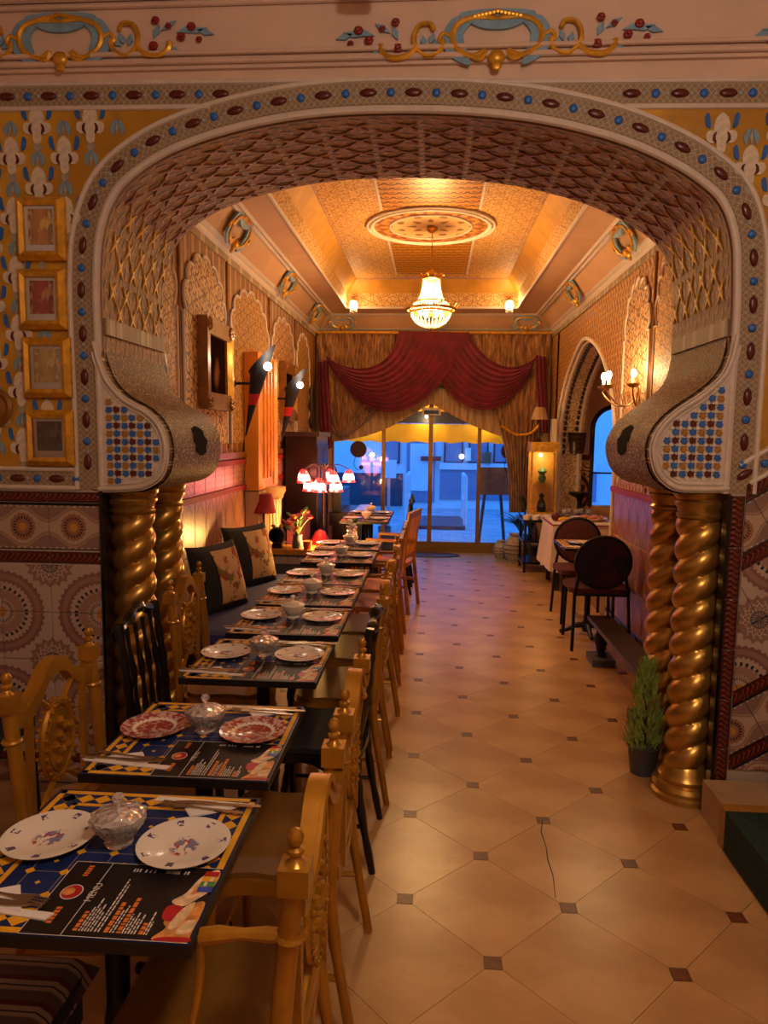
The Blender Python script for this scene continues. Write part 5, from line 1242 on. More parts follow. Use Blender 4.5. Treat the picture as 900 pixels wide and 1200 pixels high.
# ------------------------------------------------------------------ picture frames on the near wall
PRN = ['print_hall', 'print_red_room', 'print_sand', 'print_dark']
LBL = ['gold framed photo of a banquet hall, topmost of four on the yellow wall', 'gold framed photo of a red room, second from top on the yellow wall', 'gold framed pale sandy photo, third from top on the yellow wall', 'gold framed dark photo, lowest of four on the yellow wall']
for (a, b_), pr_, lb in zip((((18, 231), (77, 305)), ((20, 315), (78, 386)), ((25, 395), (84, 466)), ((29, 480), (87, 546))), PRN, LBL):
    p, q = P(*a, Y=YF-.03), P(*b_, Y=YF-.03); w_, h_ = q.x-p.x, p.z-q.z; c = ((p.x+q.x)/2, YF-.018, (p.z+q.z)/2)
    t = thing('picture_frame', lb, 'picture', c, 0, 'gold framed photos on the yellow wall'); fw = .036
    for s_ in (-1, 1):
        for nm, pts in (('frame_stile', [(s_*w_/2, -h_/2), (s_*w_/2, h_/2), (s_*(w_/2-fw), h_/2-fw), (s_*(w_/2-fw), -h_/2+fw)]), ('frame_rail', [(-w_/2, s_*h_/2), (w_/2, s_*h_/2), (w_/2-fw, s_*(h_/2-fw)), (-w_/2+fw, s_*(h_/2-fw))])):
            b = MB(); vs = [(pts[0][0], -.012, pts[0][1]), (pts[1][0], -.012, pts[1][1]), (pts[2][0], -.026, pts[2][1]), (pts[3][0], -.026, pts[3][1])]
            m1 = [((pts[0][0]*.45+pts[3][0]*.55), -.034, (pts[0][1]*.45+pts[3][1]*.55)), ((pts[1][0]*.45+pts[2][0]*.55), -.034, (pts[1][1]*.45+pts[2][1]*.55))]
            back = [(x, .01, z) for x, z in pts]
            b.add(vs+m1+back, [(0, 1, 5, 4), (4, 5, 2, 3), (0, 6, 7, 1), (2, 8, 9, 3), (6, 9, 8, 7)]); b.build(nm, 'gold_leaf', t, False)
    MB().box((0, -.004, 0), (w_-.05, .012, h_-.05)).build('mat_board', 'napkin', t, False)
    MB().box((0, -.012, .008), (w_-.105, .006, h_-.115)).build('photo_print', pr_, t, False)
    MB().box((0, -.021, 0), (w_-2*fw, .002, h_-2*fw)).build('glass_pane', 'pane_glass', t, False)
pq = P(4, 478, Y=YF-.02)
t = thing('wall_rosette', 'round carved gilt rosette on the yellow wall beside the framed photos', 'ornament', (pq.x-.05, YF-.006, pq.z))
b = MB(); b.lathe([(0, 0), (.085, 0), (.09, .012), (.075, .02), (.06, .012), (.04, .02), (.02, .03), (0, .032)], 24, (0, 0, 0), 0, Matrix.Rotation(PI/2, 3, 'X')); b.build('rosette_disc', 'dark_gold_wood', t)

# striped stool at the first table
t = thing('striped_stool', 'low stool with red and grey striped woven seat under the first table', 'stool', (-.97, 1.2, 0))
b = MB(); b.prism(seat_poly(.2, .2, -.22, .22), .36, .45, 'xy', 0, lambda p: (p[0]*2.2, p[1]*2.2)); b.build('stool_pad', 'black_fabric', t)
def cush(u, v):
    x = -.25+.5*u; y = -.23+.46*v; e = min(1, 12*min(u, 1-u))**.5*min(1, 12*min(v, 1-v))**.5; return (x, y, .425+.05*e)
MB().sheet(cush, 24, 24).build('seat_cover', 'striped_cloth', t)
for x in (-.2, .2):
    for y in (-.17, .07): MB().lathe(turned(0, .37, .022), 10, (x, y, 0)).build('leg', 'black_lacquer', t)
# oval-back chair peeping in at the left edge
def make_round(frame, backm, seatm, lab, loc, rz, grp=None, ry=.205, rz_=.2, zc=.68):
    t = thing('round_back_chair', lab, 'chair', loc, rz, grp); link_ = lambda b, nm, mt=frame: b.build(nm, mt, t)
    ovl = [(ry*math.cos(2*PI*i/36), rz_*math.sin(2*PI*i/36)+zc) for i in range(36)]
    def xo(z): return -.2-.12*(z-.46)
    link_(MB().tube([(xo(z), y, z) for y, z in ovl], .014, 8, 0, True), 'back_rim')
    b = MB(); vs = [(xo(z)+.012, y*.95, (z-zc)*.95+zc) for y, z in ovl]+[(xo(z)-.012, y*.95, (z-zc)*.95+zc) for y, z in ovl]; n_ = 36
    b.add(vs+[(xo(zc)+.03, 0, zc), (xo(zc)-.026, 0, zc)], [(i, (i+1) % n_, 72) for i in range(n_)]+[(n_+(i+1) % n_, n_+i, 73) for i in range(n_)]+[(i, n_+i, n_+(i+1) % n_, (i+1) % n_) for i in range(n_)])
    link_(b, 'back_pad', backm)
    for s_ in (-1, 1):
        link_(MB().tube([(-.26, s_*.215, 0), (-.21, s_*.2, .43), (xo(.56), s_*ry*.86, .57)], .013, 8), 'rear_leg'); link_(MB().tube([(.2, s_*.2, 0), (.18, s_*.19, .43)], .013, 8), 'front_leg')
    link_(MB().tube([(-.21, -.2, .43), (.18, -.2, .43), (.18, .2, .43), (-.21, .2, .43)], .012, 6, 0, True), 'seat_rail')
    link_(MB().prism(seat_poly(.2, .21, -.19, .18), .435, .475, 'xy'), 'seat', seatm)
    return t
make_round('black_iron', 'tapestry_dark', 'maroon_seat', 'black round backed chair with dark tapestry pad before the right wall table', (1.3, 5.63, 0), PI/2, 'round backed chairs by the right wall')
make_round('black_iron', 'maroon_seat', 'maroon_seat', 'black round backed chair with maroon pad on the far side of the table', (1.345, 6.36, 0), -PI/2, 'round backed chairs by the right wall')
make_round('black_lacquer', 'black_fabric', 'black_fabric', 'black oval backed chair against the left tiled wall', (-1.8, 2.5, 0), PI/2, None, .2, .17, .66)

# ------------------------------------------------------------------ left side of the far room
t = thing('wall_bench', 'long upholstered bench with navy patterned seat along the left wall', 'bench', (XL+.03, 4.93, 0))
MB().box((.27, 0, .19), (.54, 1.96, .38)).build('bench_box', 'dark_wood', t, False)
def bseat(u, v): e = min(1, 14*min(u, 1-u))**.5*min(1, 30*min(v, 1-v))**.5; return (.0+.56*u, -.98+1.96*v, .38+.07*e)
MB().sheet(bseat, 16, 40).build('seat_pad', 'navy_cushion', t)
def pillow(x, y, z, rz, lean, lab, s_=.24):
    t = thing('throw_pillow', lab, 'pillow', (x, y, z), 0, 'floral pillows on the bench'); R = Matrix.Rotation(rz, 3, 'Z') @ Matrix.Rotation(lean, 3, 'Y')
    def pf(sg, k=1):
        def f(u, v):
            a, b_ = 2*u-1, 2*v-1; pin = 1-.10*(1-abs(a*b_))-.0; th = .085*max(0, (1-a*a)*(1-b_*b_))**.45
            p = R @ Vector((sg*th*k, a*s_*(.92+.08*b_*b_), b_*s_*(.92+.08*a*a))); return (p.x, p.y, p.z)
        return f
    b = MB(); b.sheet(pf(1), 20, 20); b.sheet(pf(-1), 20, 20); b.build('pillow_body', 'black_fabric', t)
    def panel(u, v):
        a, b_ = -.35+1.2*u, -.8+1.6*v; th = .085*max(0, (1-a*a)*(1-b_*b_))**.45
        p = R @ Vector((th+.004, a*s_*(.92+.08*b_*b_), b_*s_*(.92+.08*a*a))); return (p.x, p.y, p.z)
    MB().sheet(panel, 14, 14).build('floral_panel', 'floral_cushion', t)
pillow(XL+.21, 4.62, .655, -.42, -.3, 'black pillow with cream floral panel nearest the twisted columns'); pillow(XL+.22, 5.42, .67, -.5, -.28, 'black pillow with cream floral panel beside the low shelf', .25)
# low shelf with a lamp, clock, flowers and pot
t = thing('low_shelf', 'low grey-green shelf box with yellow wood top at the bench end', 'shelf', (-1.18, 6.16, 0))
MB().box((0, 0, .29), (.8, .26, .58)).build('shelf_body', 'pot_grey', t, False); MB().box((0, -.005, .603), (.86, .3, .044)).build('shelf_top', 'ochre_glaze', t, False)
MB().box((0, -.134, .53), (.78, .012, .06)).build('shelf_band', 'motif_grey', t, False)
SZ = .6255
t = thing('table_lamp', 'small table lamp with red fabric shade on the low shelf', 'lamp', (-1.47, 6.13, SZ))
MB().lathe([(0, 0), (.05, 0), (.05, .015), (.02, .03), (.03, .07), (.04, .11), (.02, .16), (.012, .2), (.01, .33), (0, .33)], 14).build('base', 'dark_wood', t)
MB().lathe([(.106, .305), (.072, .47)], 20).build('lamp_shade', 'shade_red', t); MB().sphere((0, 0, .38), .025, 0, 8).build('bulb', 'bulb_warm', t)
lamp('table_lamp_light', (0, 0, .43), 9, (1, .45, .15), .03, t)
t = thing('added_uplight', 'added brass can light for the orange pillar, beside the pot on the low shelf', 'lamp', (-.97, 6.1, SZ))  # invented can light, put here to throw orange onto the pillar
MB().lathe([(0, 0), (.03, 0), (.034, .06), (.03, .06), (.028, .02), (0, .02)], 14).build('can', 'gold_metal', t); MB().sphere((0, 0, .045), .02, 0, 8).build('bulb', 'bulb_warm', t); lamp('added_uplight_light', (0, 0, .1), 34, (1, .5, .13), .03, t)
t = thing('mantel_clock', 'round antique twin bell clock on the low shelf', 'clock', (-1.345, 6.1, SZ)); RX = Matrix.Rotation(PI/2, 3, 'X')
MB().lathe([(0, -.03), (.07, -.03), (.078, 0), (.07, .03), (0, .03)], 20, (0, 0, .11), 0, RX).build('clock_case', 'black_iron', t); MB().lathe([(.058, .032), (0, .032)], 20, (0, 0, .11), 0, RX).build('clock_face', 'china', t)
MB().box((0, 0, .02), (.09, .06, .04)).build('clock_base', 'black_lacquer', t, False)
for s_ in (-1, 1): MB().sphere((s_*.035, 0, .195), .022, 0, 8, (1, 1, .7)).build('bell', 'gold_metal', t)
def flowers(loc, lab, h=.22, cols=('red_rose', 'menu_orange'), n=16, pot='pot_grey', seed=1, spr=1):
    r_ = random.Random(seed); t = thing('flower_vase', lab, 'flowers', loc)
    MB().lathe([(0, 0), (.045, 0), (.05, .03), (.04, .09), (.045, .12), (.035, .12), (0, .1)], 14).build('vase', pot, t)
    for k in range(n):
        a = r_.uniform(0, 2*PI); d = r_.uniform(.02, .13)*spr; z = .12+h*r_.uniform(.2, 1)
        MB().tube(crom([Vector(q) for q in ((0, 0, .1), (d*.4*math.cos(a), d*.4*math.sin(a), z*.7), (d*math.cos(a), d*math.sin(a), z))], 3), .003, 4).build('stem', 'leaf_green', t)
        if k % 2 == 0: MB().sphere((d*math.cos(a), d*math.sin(a), z), r_.uniform(.018, .034), 0, 7, (1, 1, .7)).build('blossom', cols[k//2 % len(cols)], t)
        else: MB().sphere((d*math.cos(a), d*math.sin(a), z), .04, 0, 6, (1, .4, .3), Matrix.Rotation(a, 3, 'Z') @ Matrix.Rotation(-.6, 3, 'Y')).build('leaf', 'leaf_green', t)
flowers((-1.17, 6.12, SZ), 'bunch of red and orange flowers in a dark vase on the low shelf', .24, ('red_rose', 'menu_orange', 'print_red'), 20)
tag(MB().lathe([(0, 0), (.03, 0), (.042, .07), (.045, .075), (.036, .07), (0, .06)], 14).build('small_pot', 'terracotta', loc=(-1.07, 6.05, SZ)), 'small orange terracotta pot on the low shelf', 'pot')
# plum armchair behind
t = thing('plum_armchair', 'plum velvet armchair with cushion behind the low shelf', 'armchair', (-1.05, 6.62, 0), .0)
MB().box((0, 0, .2), (.5, .55, .36)).build('seat_base', 'plum_velvet', t, False); MB().box((-.2, 0, .55), (.12, .55, .6)).build('backrest', 'plum_velvet', t, False)
for s_ in (-1, 1): MB().tube([(-.2, s_*.25, .55), (.22, s_*.25, .52)], .05, 10).build('armrest', 'plum_velvet', t)
MB().sphere((.0, 0, .55), .2, 0, 12, (.45, .9, .9)).build('cushion', 'print_red', t)
# upright dark cabinet and keyboard
t = thing('upright_cabinet', 'tall dark wooden cabinet against the left wall past the pillar', 'cabinet', (-1.405, 7.95, 0))
MB().box((0, 0, .8), (.34, .8, 1.6)).build('cabinet_body', 'black_lacquer', t, False); MB().box((0, 0, 1.62), (.4, .86, .05)).build('cornice', 'dark_wood', t, False)
for s_ in (-1, 1): MB().box((.174, s_*.195, .85), (.012, .36, 1.3)).build('cabinet_door', 'dark_wood', t, False)
t = thing('keyboard_piano', 'small dark keyboard piano near the glazed shop front', 'piano', (-1.0, 8.75, 0), 0)
MB().box((0, 0, .63), (.42, .9, .16)).build('piano_case', 'dark_wood', t, False); MB().box((-.12, 0, .83), (.1, .9, .26)).build('music_desk', 'black_lacquer', t, False); MB().box((.14, 0, .715), (.13, .84, .012)).build('keys', 'china', t, False)
for s_ in (-1, 1): MB().box((0, s_*.4, .275), (.34, .05, .55)).build('leg', 'dark_wood', t, False)
# floor lamp with red glass tulips
RL = thing('floor_lamp', 'bronze floor lamp with a cluster of glowing red glass shades', 'lamp', (-1.09, 7.12, 0))
MB().lathe([(0, 0), (.14, 0), (.15, .02), (.1, .035), (.05, .06), (.025, .1), (.022, .5), (.035, .54), (.022, .58), (.02, 1.05), (.03, 1.1), (.02, 1.25), (.03, 1.3), (0, 1.34)], 16).build('pole', 'dark_wood', RL)
shade_m = MB().lathe([(.02, .055), (.036, .04), (.056, -.01), (.06, -.05), (.072, -.068)], 14).mesh('glass_shade', 'red_glass')
rbulb = MB().sphere((0, 0, 0), .026, 0, 8, (1, 1, 1.3)).mesh('bulb', 'bulb_red')
for i in range(10):
    a = 2*PI*i/10+.2; rr = .15 if i % 2 else .25; z = 1.12+(.0 if i % 2 else .09)
    e = Vector((rr*math.cos(a), rr*math.sin(a), z))
    MB().tube(crom([Vector((0, 0, 1.26)), Vector((e.x*.5, e.y*.5, 1.32)), Vector((e.x*.95, e.y*.95, 1.28)), e+Vector((0, 0, .05))], 5), .006, 6).build('arm', 'dark_wood', RL)
    sh = link('glass_shade', shade_m, RL, e, (0, .0, 0)); link('bulb', rbulb, sh, (0, 0, -.035))
lamp('red_lamp_light', (0, 0, 1.02), 6, (1, .18, .1), .14, RL); lamp('red_lamp_light', (-.1, 0, 1.3), 2, (1, .2, .1), .1, RL)
place(B0, 1, -.46, 7.34, PI, 'dark spindle chair at the table beside the upright cabinet', 'dark chairs near the shop front'); place(B0, 1, -.46, 7.92, PI+.05, 'dark spindle chair at the table nearest the shop front', 'dark chairs near the shop front')
flowers((-.647, 5.755, TZ+.0024), 'tiny green posy in a vase on the eighth table', .05, ('leaf_green', 'napkin'), 8, 'cut_glass', 4, .3)

# ------------------------------------------------------------------ right side of the far room
t = thing('low_plank_bench', 'narrow low bench with brown plank top and black iron ends by the right wall', 'bench', (1.24, 4.55, 0))
MB().box((0, 0, .31), (.17, 1.3, .03)).build('plank_top', 'dark_wood', t, False)
for s_ in (-1, 1):
    MB().lathe([(0, .05), (.05, .05), (.03, .08), (.04, .13), (.055, .18), (.035, .23), (.05, .28), (.06, .295), (0, .295)], 12, (0, s_*.56, 0)).build('iron_end', 'black_iron', t); MB().box((0, s_*.56, .025), (.16, .22, .05)).build('foot_block', 'pot_grey', t, False)
# conifer in a pot
t = thing('potted_conifer', 'small green conifer in a grey pot beside the twisted column', 'plant', (1.05, 3.4, 0))
MB().lathe([(0, 0), (.058, 0), (.075, .135), (.08, .14), (.07, .14), (.066, .12), (0, .12)], 20).build('pot', 'pot_grey', t); MB().lathe([(.012, .1), (.006, .45), (0, .5)], 6).build('trunk', 'dark_wood', t)
b = MB(); r_ = random.Random(5)
for i in range(620):
    z = .12+.43*r_.random()**1.25; R0 = .088*(1-((z-.12)/.47))**.75*(.9 if z > .16 else .8)+.006; a = r_.uniform(0, 2*PI); rr = R0*r_.uniform(.45, 1.05); c = Vector((rr*math.cos(a), rr*math.sin(a), z))
    d = Vector((math.cos(a)*.45, math.sin(a)*.45, 1)).normalized(); l = r_.uniform(.035, .06); sd = d.cross(Vector((math.cos(a+.6), math.sin(a+.6), .1))).normalized()*.006
    b.add([c-sd*.4, c+sd*.4, c+d*l*.6+sd, c+d*l, c+d*l*.6-sd], [(0, 1, 2, 3, 4)])
o = b.build('foliage', 'conifer', t, False); o['kind'] = 'stuff'
# sideboard, display cabinet, clothed table
t = thing('sideboard', 'black framed sideboard with shelves under the display cabinet', 'sideboard', (1.5, 8.75, 0))
for x in (-.38, .38):
    for y in (-.23, .23): MB().box((x, y, .31), (.03, .03, .62)).build('leg', 'black_lacquer', t, False)
for z in (.12, .38, .625): MB().box((0, 0, z), (.82, .52, .03)).build('shelf_board', 'black_lacquer', t, False)
for k in range(7): tag(MB().lathe([(0, 0), (.04, 0), (.05, .05), (.045, .05), (.035, .01), (0, .008)], 12).build('china_cup', 'china', loc=(1.13+.105*(k if k < 4 else k-4)+(0 if k < 4 else .05), 8.53 if k < 4 else 8.64, .6405)), 'small white china cup in the row on the sideboard', 'cup', 'china cups on the sideboard')
for k in range(5): tag(MB().lathe([(0, 0), (.025, 0), (.004, .01), (.004, .06), (.03, .08), (.028, .13), (.026, .13), (.026, .085), (0, .07)], 10).build('stemmed_glass', 'cut_glass', loc=(1.58+.07*k, 8.58+(k % 2)*.07, .6405)), 'stemmed glass in the group on the sideboard', 'glass', 'stemmed glasses on the sideboard')
for k in range(4): tag(MB().lathe([(0, 0), (.03, 0), (.035, .1), (.012, .15), (.012, .2), (0, .2)], 10).build('bottle', ['maroon_glaze', 'dark_wood', 'leaf_dark', 'ochre_glaze'][k], loc=(1.25+.11*k, 8.66, .3955)), ['maroon', 'brown', 'dark green', 'amber'][k]+' bottle on the sideboard shelf', 'bottle', 'bottles in the sideboard')
t = thing('display_cabinet', 'gilt glass display cabinet lit inside, standing on the sideboard', 'cabinet', (1.345, 8.85, .6405))
CW, CD = .29, .24
MB().box((0, 0, .035), (CW+.04, CD+.04, .07)).build('cabinet_base', 'gold_leaf', t, False); MB().box((0, 0, .86), (CW+.04, CD+.04, .12)).build('cabinet_top', 'gold_leaf', t, False)
for x in (-1, 1):
    for y in (-1, 1): MB().box((x*CW/2, y*CD/2, .45), (.022, .022, .76)).build('corner_post', 'gold_leaf', t, False)
MB().box((0, CD/2-.005, .45), (CW, .008, .76)).build('back_panel', 'yellow_cove', t, False); MB().box((0, -CD/2, .45), (CW-.02, .003, .74)).build('glass_pane', 'pane_glass', t, False)
MB().box((0, 0, .42), (CW-.02, CD-.03, .006)).build('glass_shelf', 'pane_glass', t, False)
MB().sphere((-.03, -.02, .76), .022, 0, 8).build('bulb', 'bulb_warm', t); lamp('cabinet_light', (0, -.03, .72), 2.0, (1, .7, .3), .02, t)
tag(MB().lathe([(0, 0), (.05, 0), (.06, .05), (.045, .12), (.02, .16), (.035, .2), (0, .23)], 14).build('bronze_figure', 'black_iron', loc=(1.345, 8.84, .6405+.071)), 'dark bronze figure on the lower level of the display cabinet', 'figurine')
tag(MB().lathe([(0, 0), (.03, 0), (.05, .05), (.03, .1), (.06, .14), (0, .2)], 14).build('green_ornament', 'leaf_green', loc=(1.345, 8.85, .6405+.4245)), 'green ornament on the glass shelf of the display cabinet', 'ornament')
CT = .6405+.921
t = thing('shade_lamp', 'small beige shaded lamp standing on the display cabinet', 'lamp', (1.29, 8.85, CT))
MB().lathe([(0, 0), (.05, 0), (.03, .02), (.012, .05), (.012, .3), (0, .3)], 12).build('base', 'dark_wood', t); MB().lathe([(.105, .27), (.06, .42)], 18).build('lamp_shade', 'beige_voile', t); MB().sphere((0, 0, .34), .022, 0, 8).build('bulb', 'bulb_warm', t); lamp('shade_lamp_light', (0, 0, .42), 2.6, (1, .55, .25), .03, t)
tag(MB().box((0, 0, .14), (.06, .12, .28)).build('book_box', 'white_plaster', loc=(1.465, 8.87, CT)), 'upright pale box beside the shaded lamp on the display cabinet', 'box')
t = thing('clothed_table', 'table under a white cloth with a red ribbon edge by the passage arch', 'table', (1.62, 7.85, 0))
MB().box((0, 0, .7), (.66, .66, .03)).build('table_top', 'dark_wood', t, False)
for x in (-.28, .28):
    for y in (-.28, .28): MB().box((x, y, .345), (.05, .05, .69)).build('leg', 'dark_wood', t, False)
def cloth(u, v):
    a = 2*PI*u; k = max(abs(math.cos(a)), abs(math.sin(a))); x, y = math.cos(a)/k*.345, math.sin(a)/k*.345
    if v < .3: return (x*v/.3, y*v/.3, .7175)
    f = (v-.3)/.7; fl2 = 1+.12*f+.05*f*math.sin(a*9); return (x*fl2, y*fl2, .7175-.5*f+.03*f*math.sin(a*4))
MB().sheet(cloth, 96, 14).build('table_cloth', 'white_cloth', t)
MB().tube([(.352*math.cos(2*PI*i/64)/max(abs(math.cos(2*PI*i/64)), abs(math.sin(2*PI*i/64))), .352*math.sin(2*PI*i/64)/max(abs(math.cos(2*PI*i/64)), abs(math.sin(2*PI*i/64))), .705) for i in range(64)], .008, 6, 0, True).build('red_ribbon', 'red_trim', t)
tag(MB().lathe([(0, 0), (.16, 0), (.2, .03), (.19, .03), (.15, .008), (0, .008)], 20).build('serving_dish', 'bread_light', loc=(1.72, 7.9, .719)), 'wide pale serving dish on the clothed table', 'dish')
for k in range(5): tag(MB().sphere((0, 0, 0), .032, 0, 8, (1.2, .8, .8)).build('bread_roll', 'bread', loc=(1.64+.05*k, 7.86+(k % 2)*.07, .719+.034)), 'brown bread roll heaped in the serving dish', 'bread', 'bread rolls in the serving dish')
t = thing('banana_bunch', 'yellow bananas lying on the clothed table', 'fruit', (1.42, 7.7, .735))
for k in range(3): MB().tube(crom([Vector((-.06, k*.025, 0)), Vector((0, k*.025, .02)), Vector((.07, k*.025, 0))], 4), [.004]+[.015]*7+[.004], 8).build('banana', 'yellow_print', t)
tag(MB().sphere((0, 0, 0), .05, 0, 10).build('melon', 'maroon_glaze', loc=(1.34, 7.76, .768)), 'dark red round fruit beside the bananas', 'fruit')
# hanging planter on the passage jamb, red box and dark urn in the passage
t = thing('wall_planter', 'dark woven planter hung on the passage jamb above the circle tile', 'planter', (XR+.24, 9.14, 1.42))
MB().lathe([(0, 0), (.085, 0), (.115, .25), (.12, .26), (.105, .26), (.08, .03), (0, .03)], 16).build('planter_body', 'dark_wood', t)
for k in range(4): MB().tube([(.085+.009*k, 0, 0.02+k*.06), (0, 0, .02+k*.06)], .004, 4) if False else MB().tube([((.09+.008*k)*math.cos(2*PI*i/20), (.09+.008*k)*math.sin(2*PI*i/20), .03+k*.06) for i in range(20)], .006, 5, 0, True).build('weave_ring', 'brown_wood', t)
t = thing('stone_urn', 'dark stone urn standing in front of the circle tile', 'urn', (1.82, 8.9, .6405)); MB().lathe([(0, 0), (.05, 0), (.03, .03), (.03, .2), (.05, .24), (.13, .28), (.14, .31), (0, .31)], 16).build('urn_body', 'black_iron', t)
# patterned vases and plant at the door side
def vase(x, y, h, lab):
    t = thing('floor_vase', lab, 'vase', (x, y, 0), 0, 'patterned floor vases'); k = h
    MB().lathe([(0, 0), (.25*k, 0), (.36*k, .18*k), (.42*k, .45*k), (.34*k, .75*k), (.2*k, .9*k), (.24*k, k), (.2*k, k), (.15*k, .9*k), (0, .85*k)], 20).build('vase_body', 'motif_grey', t)
    for z, r in ((.3, .395), (.6, .395), (.45, .425)): MB().tube([(r*k*math.cos(2*PI*i/24), r*k*math.sin(2*PI*i/24), z*k) for i in range(24)], .016*k, 5, 0, True).build('painted_band', 'maroon_glaze', t)
vase(1.1, 9.33, .36, 'large patterned clay vase beside the glazed door'); vase(.93, 9.52, .24, 'small patterned clay vase beside the glazed door')
def fern(loc, lab, n, L, mt, pot=True, seed=2, w_=.02, up=.8, hs=1):
    r_ = random.Random(seed); t = thing('potted_palm', lab, 'plant', loc)
    MB().lathe([(0, 0), (.09, 0), (.11, .2), (.1, .2), (.09, .17), (0, .17)], 16).build('pot', 'pot_grey', t)
    for k in range(n):
        a = r_.uniform(0, 2*PI); l = L*r_.uniform(.6, 1); d = Vector((math.cos(a), math.sin(a), 0)); b = MB(); sd = Vector((-d.y, d.x, 0))
        pts = [Vector((0, 0, .17))+d*l*hs*s_*(.5+.4*s_)+Vector((0, 0, l*up*s_*(1.3-.75*s_))) for s_ in [i/6 for i in range(7)]]
        vs = []
        for i, p in enumerate(pts): ww = w_*math.sin(PI*(i+.6)/7); vs += [p-sd*ww, p+Vector((0, 0, .004)), p+sd*ww]
        b.add(vs, [(3*i+j, 3*i+j+1, 3*i+j+4, 3*i+j+3) for i in range(6) for j in (0, 1)]); b.build('leaf', mt, t)
fern((1.3, 9.4, 0), 'dark spiky palm in a pot behind the clay vases', 34, .8, 'leaf_dark', True, 2, .016, 1.5, .3)
# discs stuck on the glass, small door plates
for x, lab in ((-1.036, 'maroon round sticker on the glass near the keyboard piano'), (1.05, 'maroon round sticker on the glass near the palm')):
    t = thing('door_sticker', lab, 'sign', (x, YE+.012, 1.42), 0, 'round stickers on the glazing')
    MB().lathe([(0, 0), (.115, 0), (.115, .004), (0, .004)], 28, (0, 0, 0), 0, RX).build('disc', 'maroon_disc', t); MB().lathe([(0, 0), (.03, 0), (.03, .004), (0, .004)], 16, (.04, 0, -.25), 0, RX).build('small_disc', 'maroon_disc', t)
    MB().tube(crom([Vector((-.04, 0, -.1)), Vector((-.06, 0, -.22)), Vector((0, 0, -.29)), Vector((.04, 0, -.27))], 4), .004, 4).build('swirl', 'black_iron', t)
t = thing('exit_box', 'pale box light unit above the glazed door', 'sign', (-.03, YE-.03, 1.95)); MB().box((0, 0, 0), (.26, .05, .1)).build('box_body', 'white_plaster', t, False); MB().box((0, -.027, -.01), (.2, .006, .05)).build('box_face', 'pane_black', t, False)
# smoke detector and the added near-room ceiling lamp, out of view
sd_ = P(428, -2, Y=2.88); tag(MB().lathe([(0, 0), (.06, 0), (.065, .03), (.05, .045), (0, .045)], 24, (0, 0, 0), 0, None).build('smoke_detector', 'frieze_plaster', loc=(sd_.x, 2.84, 3.27)), 'round plaster coloured detector under the frieze moulding', 'detector')
t = thing('added_ceiling_lamp', 'added frosted bowl ceiling lamp lighting the near room from out of view', 'lamp', (ADDED_LAMP[0], ADDED_LAMP[1], NZ))
MB().lathe([(0, 0), (.06, 0), (.05, -.03), (.01, -.04), (.01, -.4), (0, -.4)], 14).build('stem', 'gold_metal', t)
MB().lathe([(.22, -.42), (.19, -.36), (.02, -.33)], 20).build('lamp_cover', 'frosted_shade', t)
for k in range(3): MB().sphere((.07*math.cos(k*2.1), .07*math.sin(k*2.1), -.42), .035, 0, 10).build('bulb', 'bulb_warm', t)

# ------------------------------------------------------------------ the street outside
st_ = struct(MB().box((0, 14.2, -.11), (16, 8.4, .1)).build('ground_street', 'street_grey', smooth=False))
bm_ = MB().box((0, 0, 0), (.232, .15, .03)).mesh('paving_brick', 'street_grey', False)
for j in range(15):
    for i in range(13): link('paving_brick', bm_, st_, (-1.5+i*.24+(.12 if j % 2 else 0), 10.25+j*.158, -.048+random.uniform(-.003, .003)))
FYD = 16.6
fa = thing('opposite_shop', 'pale shop front with windows and door across the street', 'building', (0, FYD, -.06))
def fp(x0, y0, x1, y1, nm, mt, d=0.0, th=.1, par=None):
    a, b_ = P(x0, y1, Y=FYD-d), P(x1, y0, Y=FYD-d); return MB().box(((a.x+b_.x)/2, -d+th/2, (a.z+b_.z)/2+.06), (b_.x-a.x, th, b_.z-a.z)).build(nm, mt, par or fa, False)
fp(300, 380, 760, 592, 'facade', 'shop_white')
fp(300, 555, 472, 590, 'base_course', 'shop_dark', .04); fp(515, 548, 700, 585, 'base_course', 'shop_blue', .04); fp(515, 545, 700, 550, 'sill', 'shop_white', .1)
for x0, x1 in ((450, 470), (520, 545), (549, 575), (578, 600), (604, 640)):
    f_ = fp(x0, 440, x1, 543, 'window', 'shop_dark', .05); 
    a, b_ = P(x0+2, 541, Y=FYD-.07), P(x1-2, 442, Y=FYD-.07); MB().box(((a.x+b_.x)/2, -.08, (a.z+b_.z)/2+.06), (b_.x-a.x, .01, b_.z-a.z)).build('pane', 'shop_blue', f_, False)
dd = fp(476, 430, 512, 588, 'shop_door', 'shop_blue', .05); 
for k in range(2): fp(480, 455+k*65, 508, 510+k*65, 'door_panel', 'shop_white', .08, .03)
fp(493, 535, 517, 540, 'door_bar', 'red_trim', .16, .04)
fp(545, 525, 552, 540, 'window_display', 'shop_white', .2, .1); fp(566, 530, 576, 543, 'window_display', 'board_brown', .2, .1)
for x, y, k in ((541, 535, 0), (436, 533, 1), (448, 538, 2)):
    c = P(x, y, Y=FYD-.3); MB().sphere((c.x, -.3, c.z+.06), .06, 0, 8).build('display_lamp', 'bulb_street', fa)
aw = thing('yellow_awning', 'yellow awning valance hanging outside the glazed door', 'awning', (0, 10.5, 0))
a, b_ = P(396, 517, Y=10.5), P(612, 498, Y=10.5)
def awn(u, v): return (a.x-.3+(b_.x-a.x+.6)*u, .012*math.sin(u*40), b_.z-(b_.z-a.z)*v+.012*math.sin(u*60)*v)
MB().sheet(awn, 80, 3).build('valance', 'awning_yellow', aw)
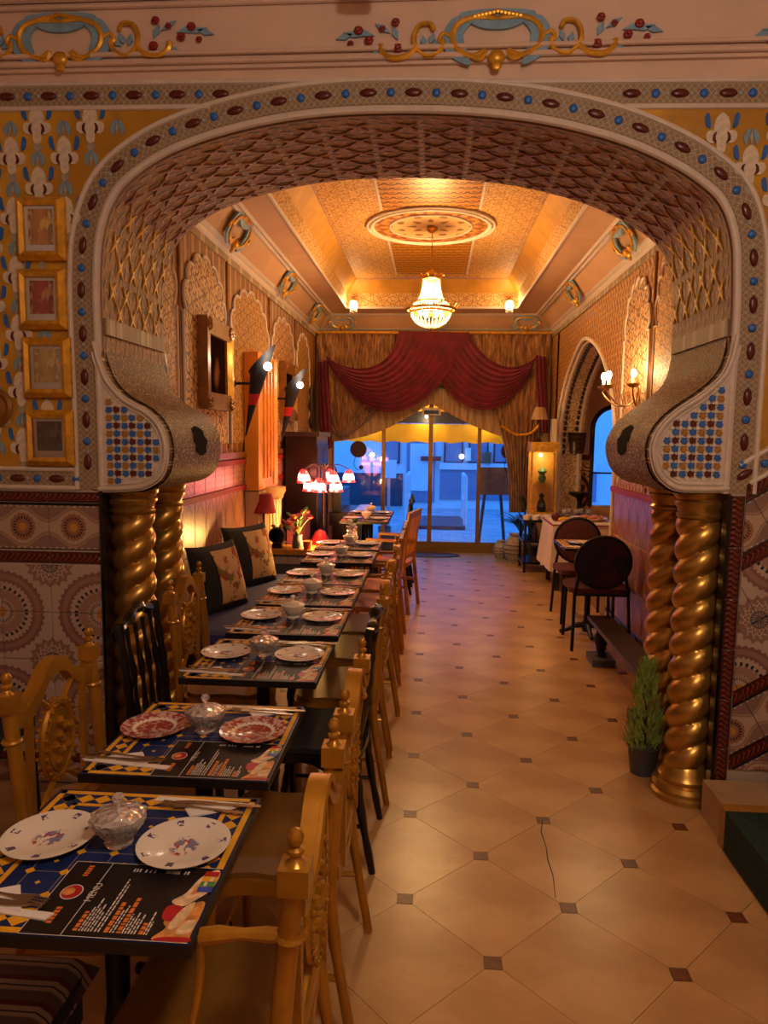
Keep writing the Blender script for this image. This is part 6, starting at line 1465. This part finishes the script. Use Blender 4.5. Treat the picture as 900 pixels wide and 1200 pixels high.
MB().box((0, .02, b_.z+.09), (3.6, .1, .16)).build('awning_bar', 'beam_dark', aw, False); MB().sheet(lambda u, v: (-1.8+3.6*u, -.5*v, b_.z+.17+.35*v), 4, 2).build('awning_roof', 'awning_yellow', aw)
for x in (-.95, -.1, .75):
    t = thing('awning_lamp', 'small warm bulb lamp under the yellow awning outside', 'lamp', (x, 10.3, b_.z+.12), 0, 'bulb lamps under the awning')
    MB().lathe([(0, 0), (.03, 0), (.035, .04), (0, .05)], 10).build('holder', 'beam_dark', t); MB().sphere((0, 0, -.02), .025, 0, 8).build('bulb', 'bulb_street', t); lamp('awning_light', (0, 0, -.07), 5, (1, .75, .4), .03, t)
rp = thing('street_ramp', 'metal wheelchair ramp with tubular rails in the street', 'ramp', (.05, 13.4, -.06))
MB().box((0, 0, .06), (1.1, 1.6, .06)).build('ramp_deck', 'shop_dark', rp, False)
for x in (-.5, .55):
    for y in (-.6, .55): MB().tube([(x, y, 0), (x, y, .95)], .035, 8).build('rail_post', 'shop_white', rp)
    MB().tube([(x, -.6, .95), (x, .55, .95)], .035, 8).build('hand_rail', 'shop_white', rp); MB().tube([(x, -.6, .5), (x, .55, .5)], .025, 8).build('mid_rail', 'shop_white', rp)
sg_ = thing('menu_board', 'brown menu board on legs outside the glazed door', 'sign', (.93, 11.0, -.06))
MB().box((0, 0, 1.0), (.5, .05, .42)).build('board', 'board_brown', sg_, False)
for x in (-.2, .2): MB().tube([(x, .0, 0), (x*.6, 0, .82)], .025, 6).build('leg', 'beam_dark', sg_)
sc2 = thing('price_stand', 'glowing pale lectern stand out in the street', 'sign', (-.75, 12.3, -.06))
MB().box((0, 0, .5), (.05, .05, 1.0)).build('post', 'stainless', sc2, False); MB().box((0, -.03, 1.1), (.26, .03, .34), 0, Matrix.Rotation(-.5, 3, 'X')).build('stand_board', 'shop_white', sc2, False); MB().box((0, 0, .02), (.3, .3, .04)).build('foot', 'stainless', sc2, False)
fern((-1.2, 10.75, -.035), 'leafy potted plant outside behind the keyboard piano', 30, .5, 'leaf_dark', True, 8, .03, 1.2)
fern((-.75, 11.3, -.035), 'pale leafy potted plant outside the left glass pane', 26, .4, 'pale_blue', True, 9, .03, .8)
fern((1.35, 10.75, -.035), 'bushy potted plant outside behind the clay vases', 34, .5, 'leaf_dark', True, 10, .025, 1.2)
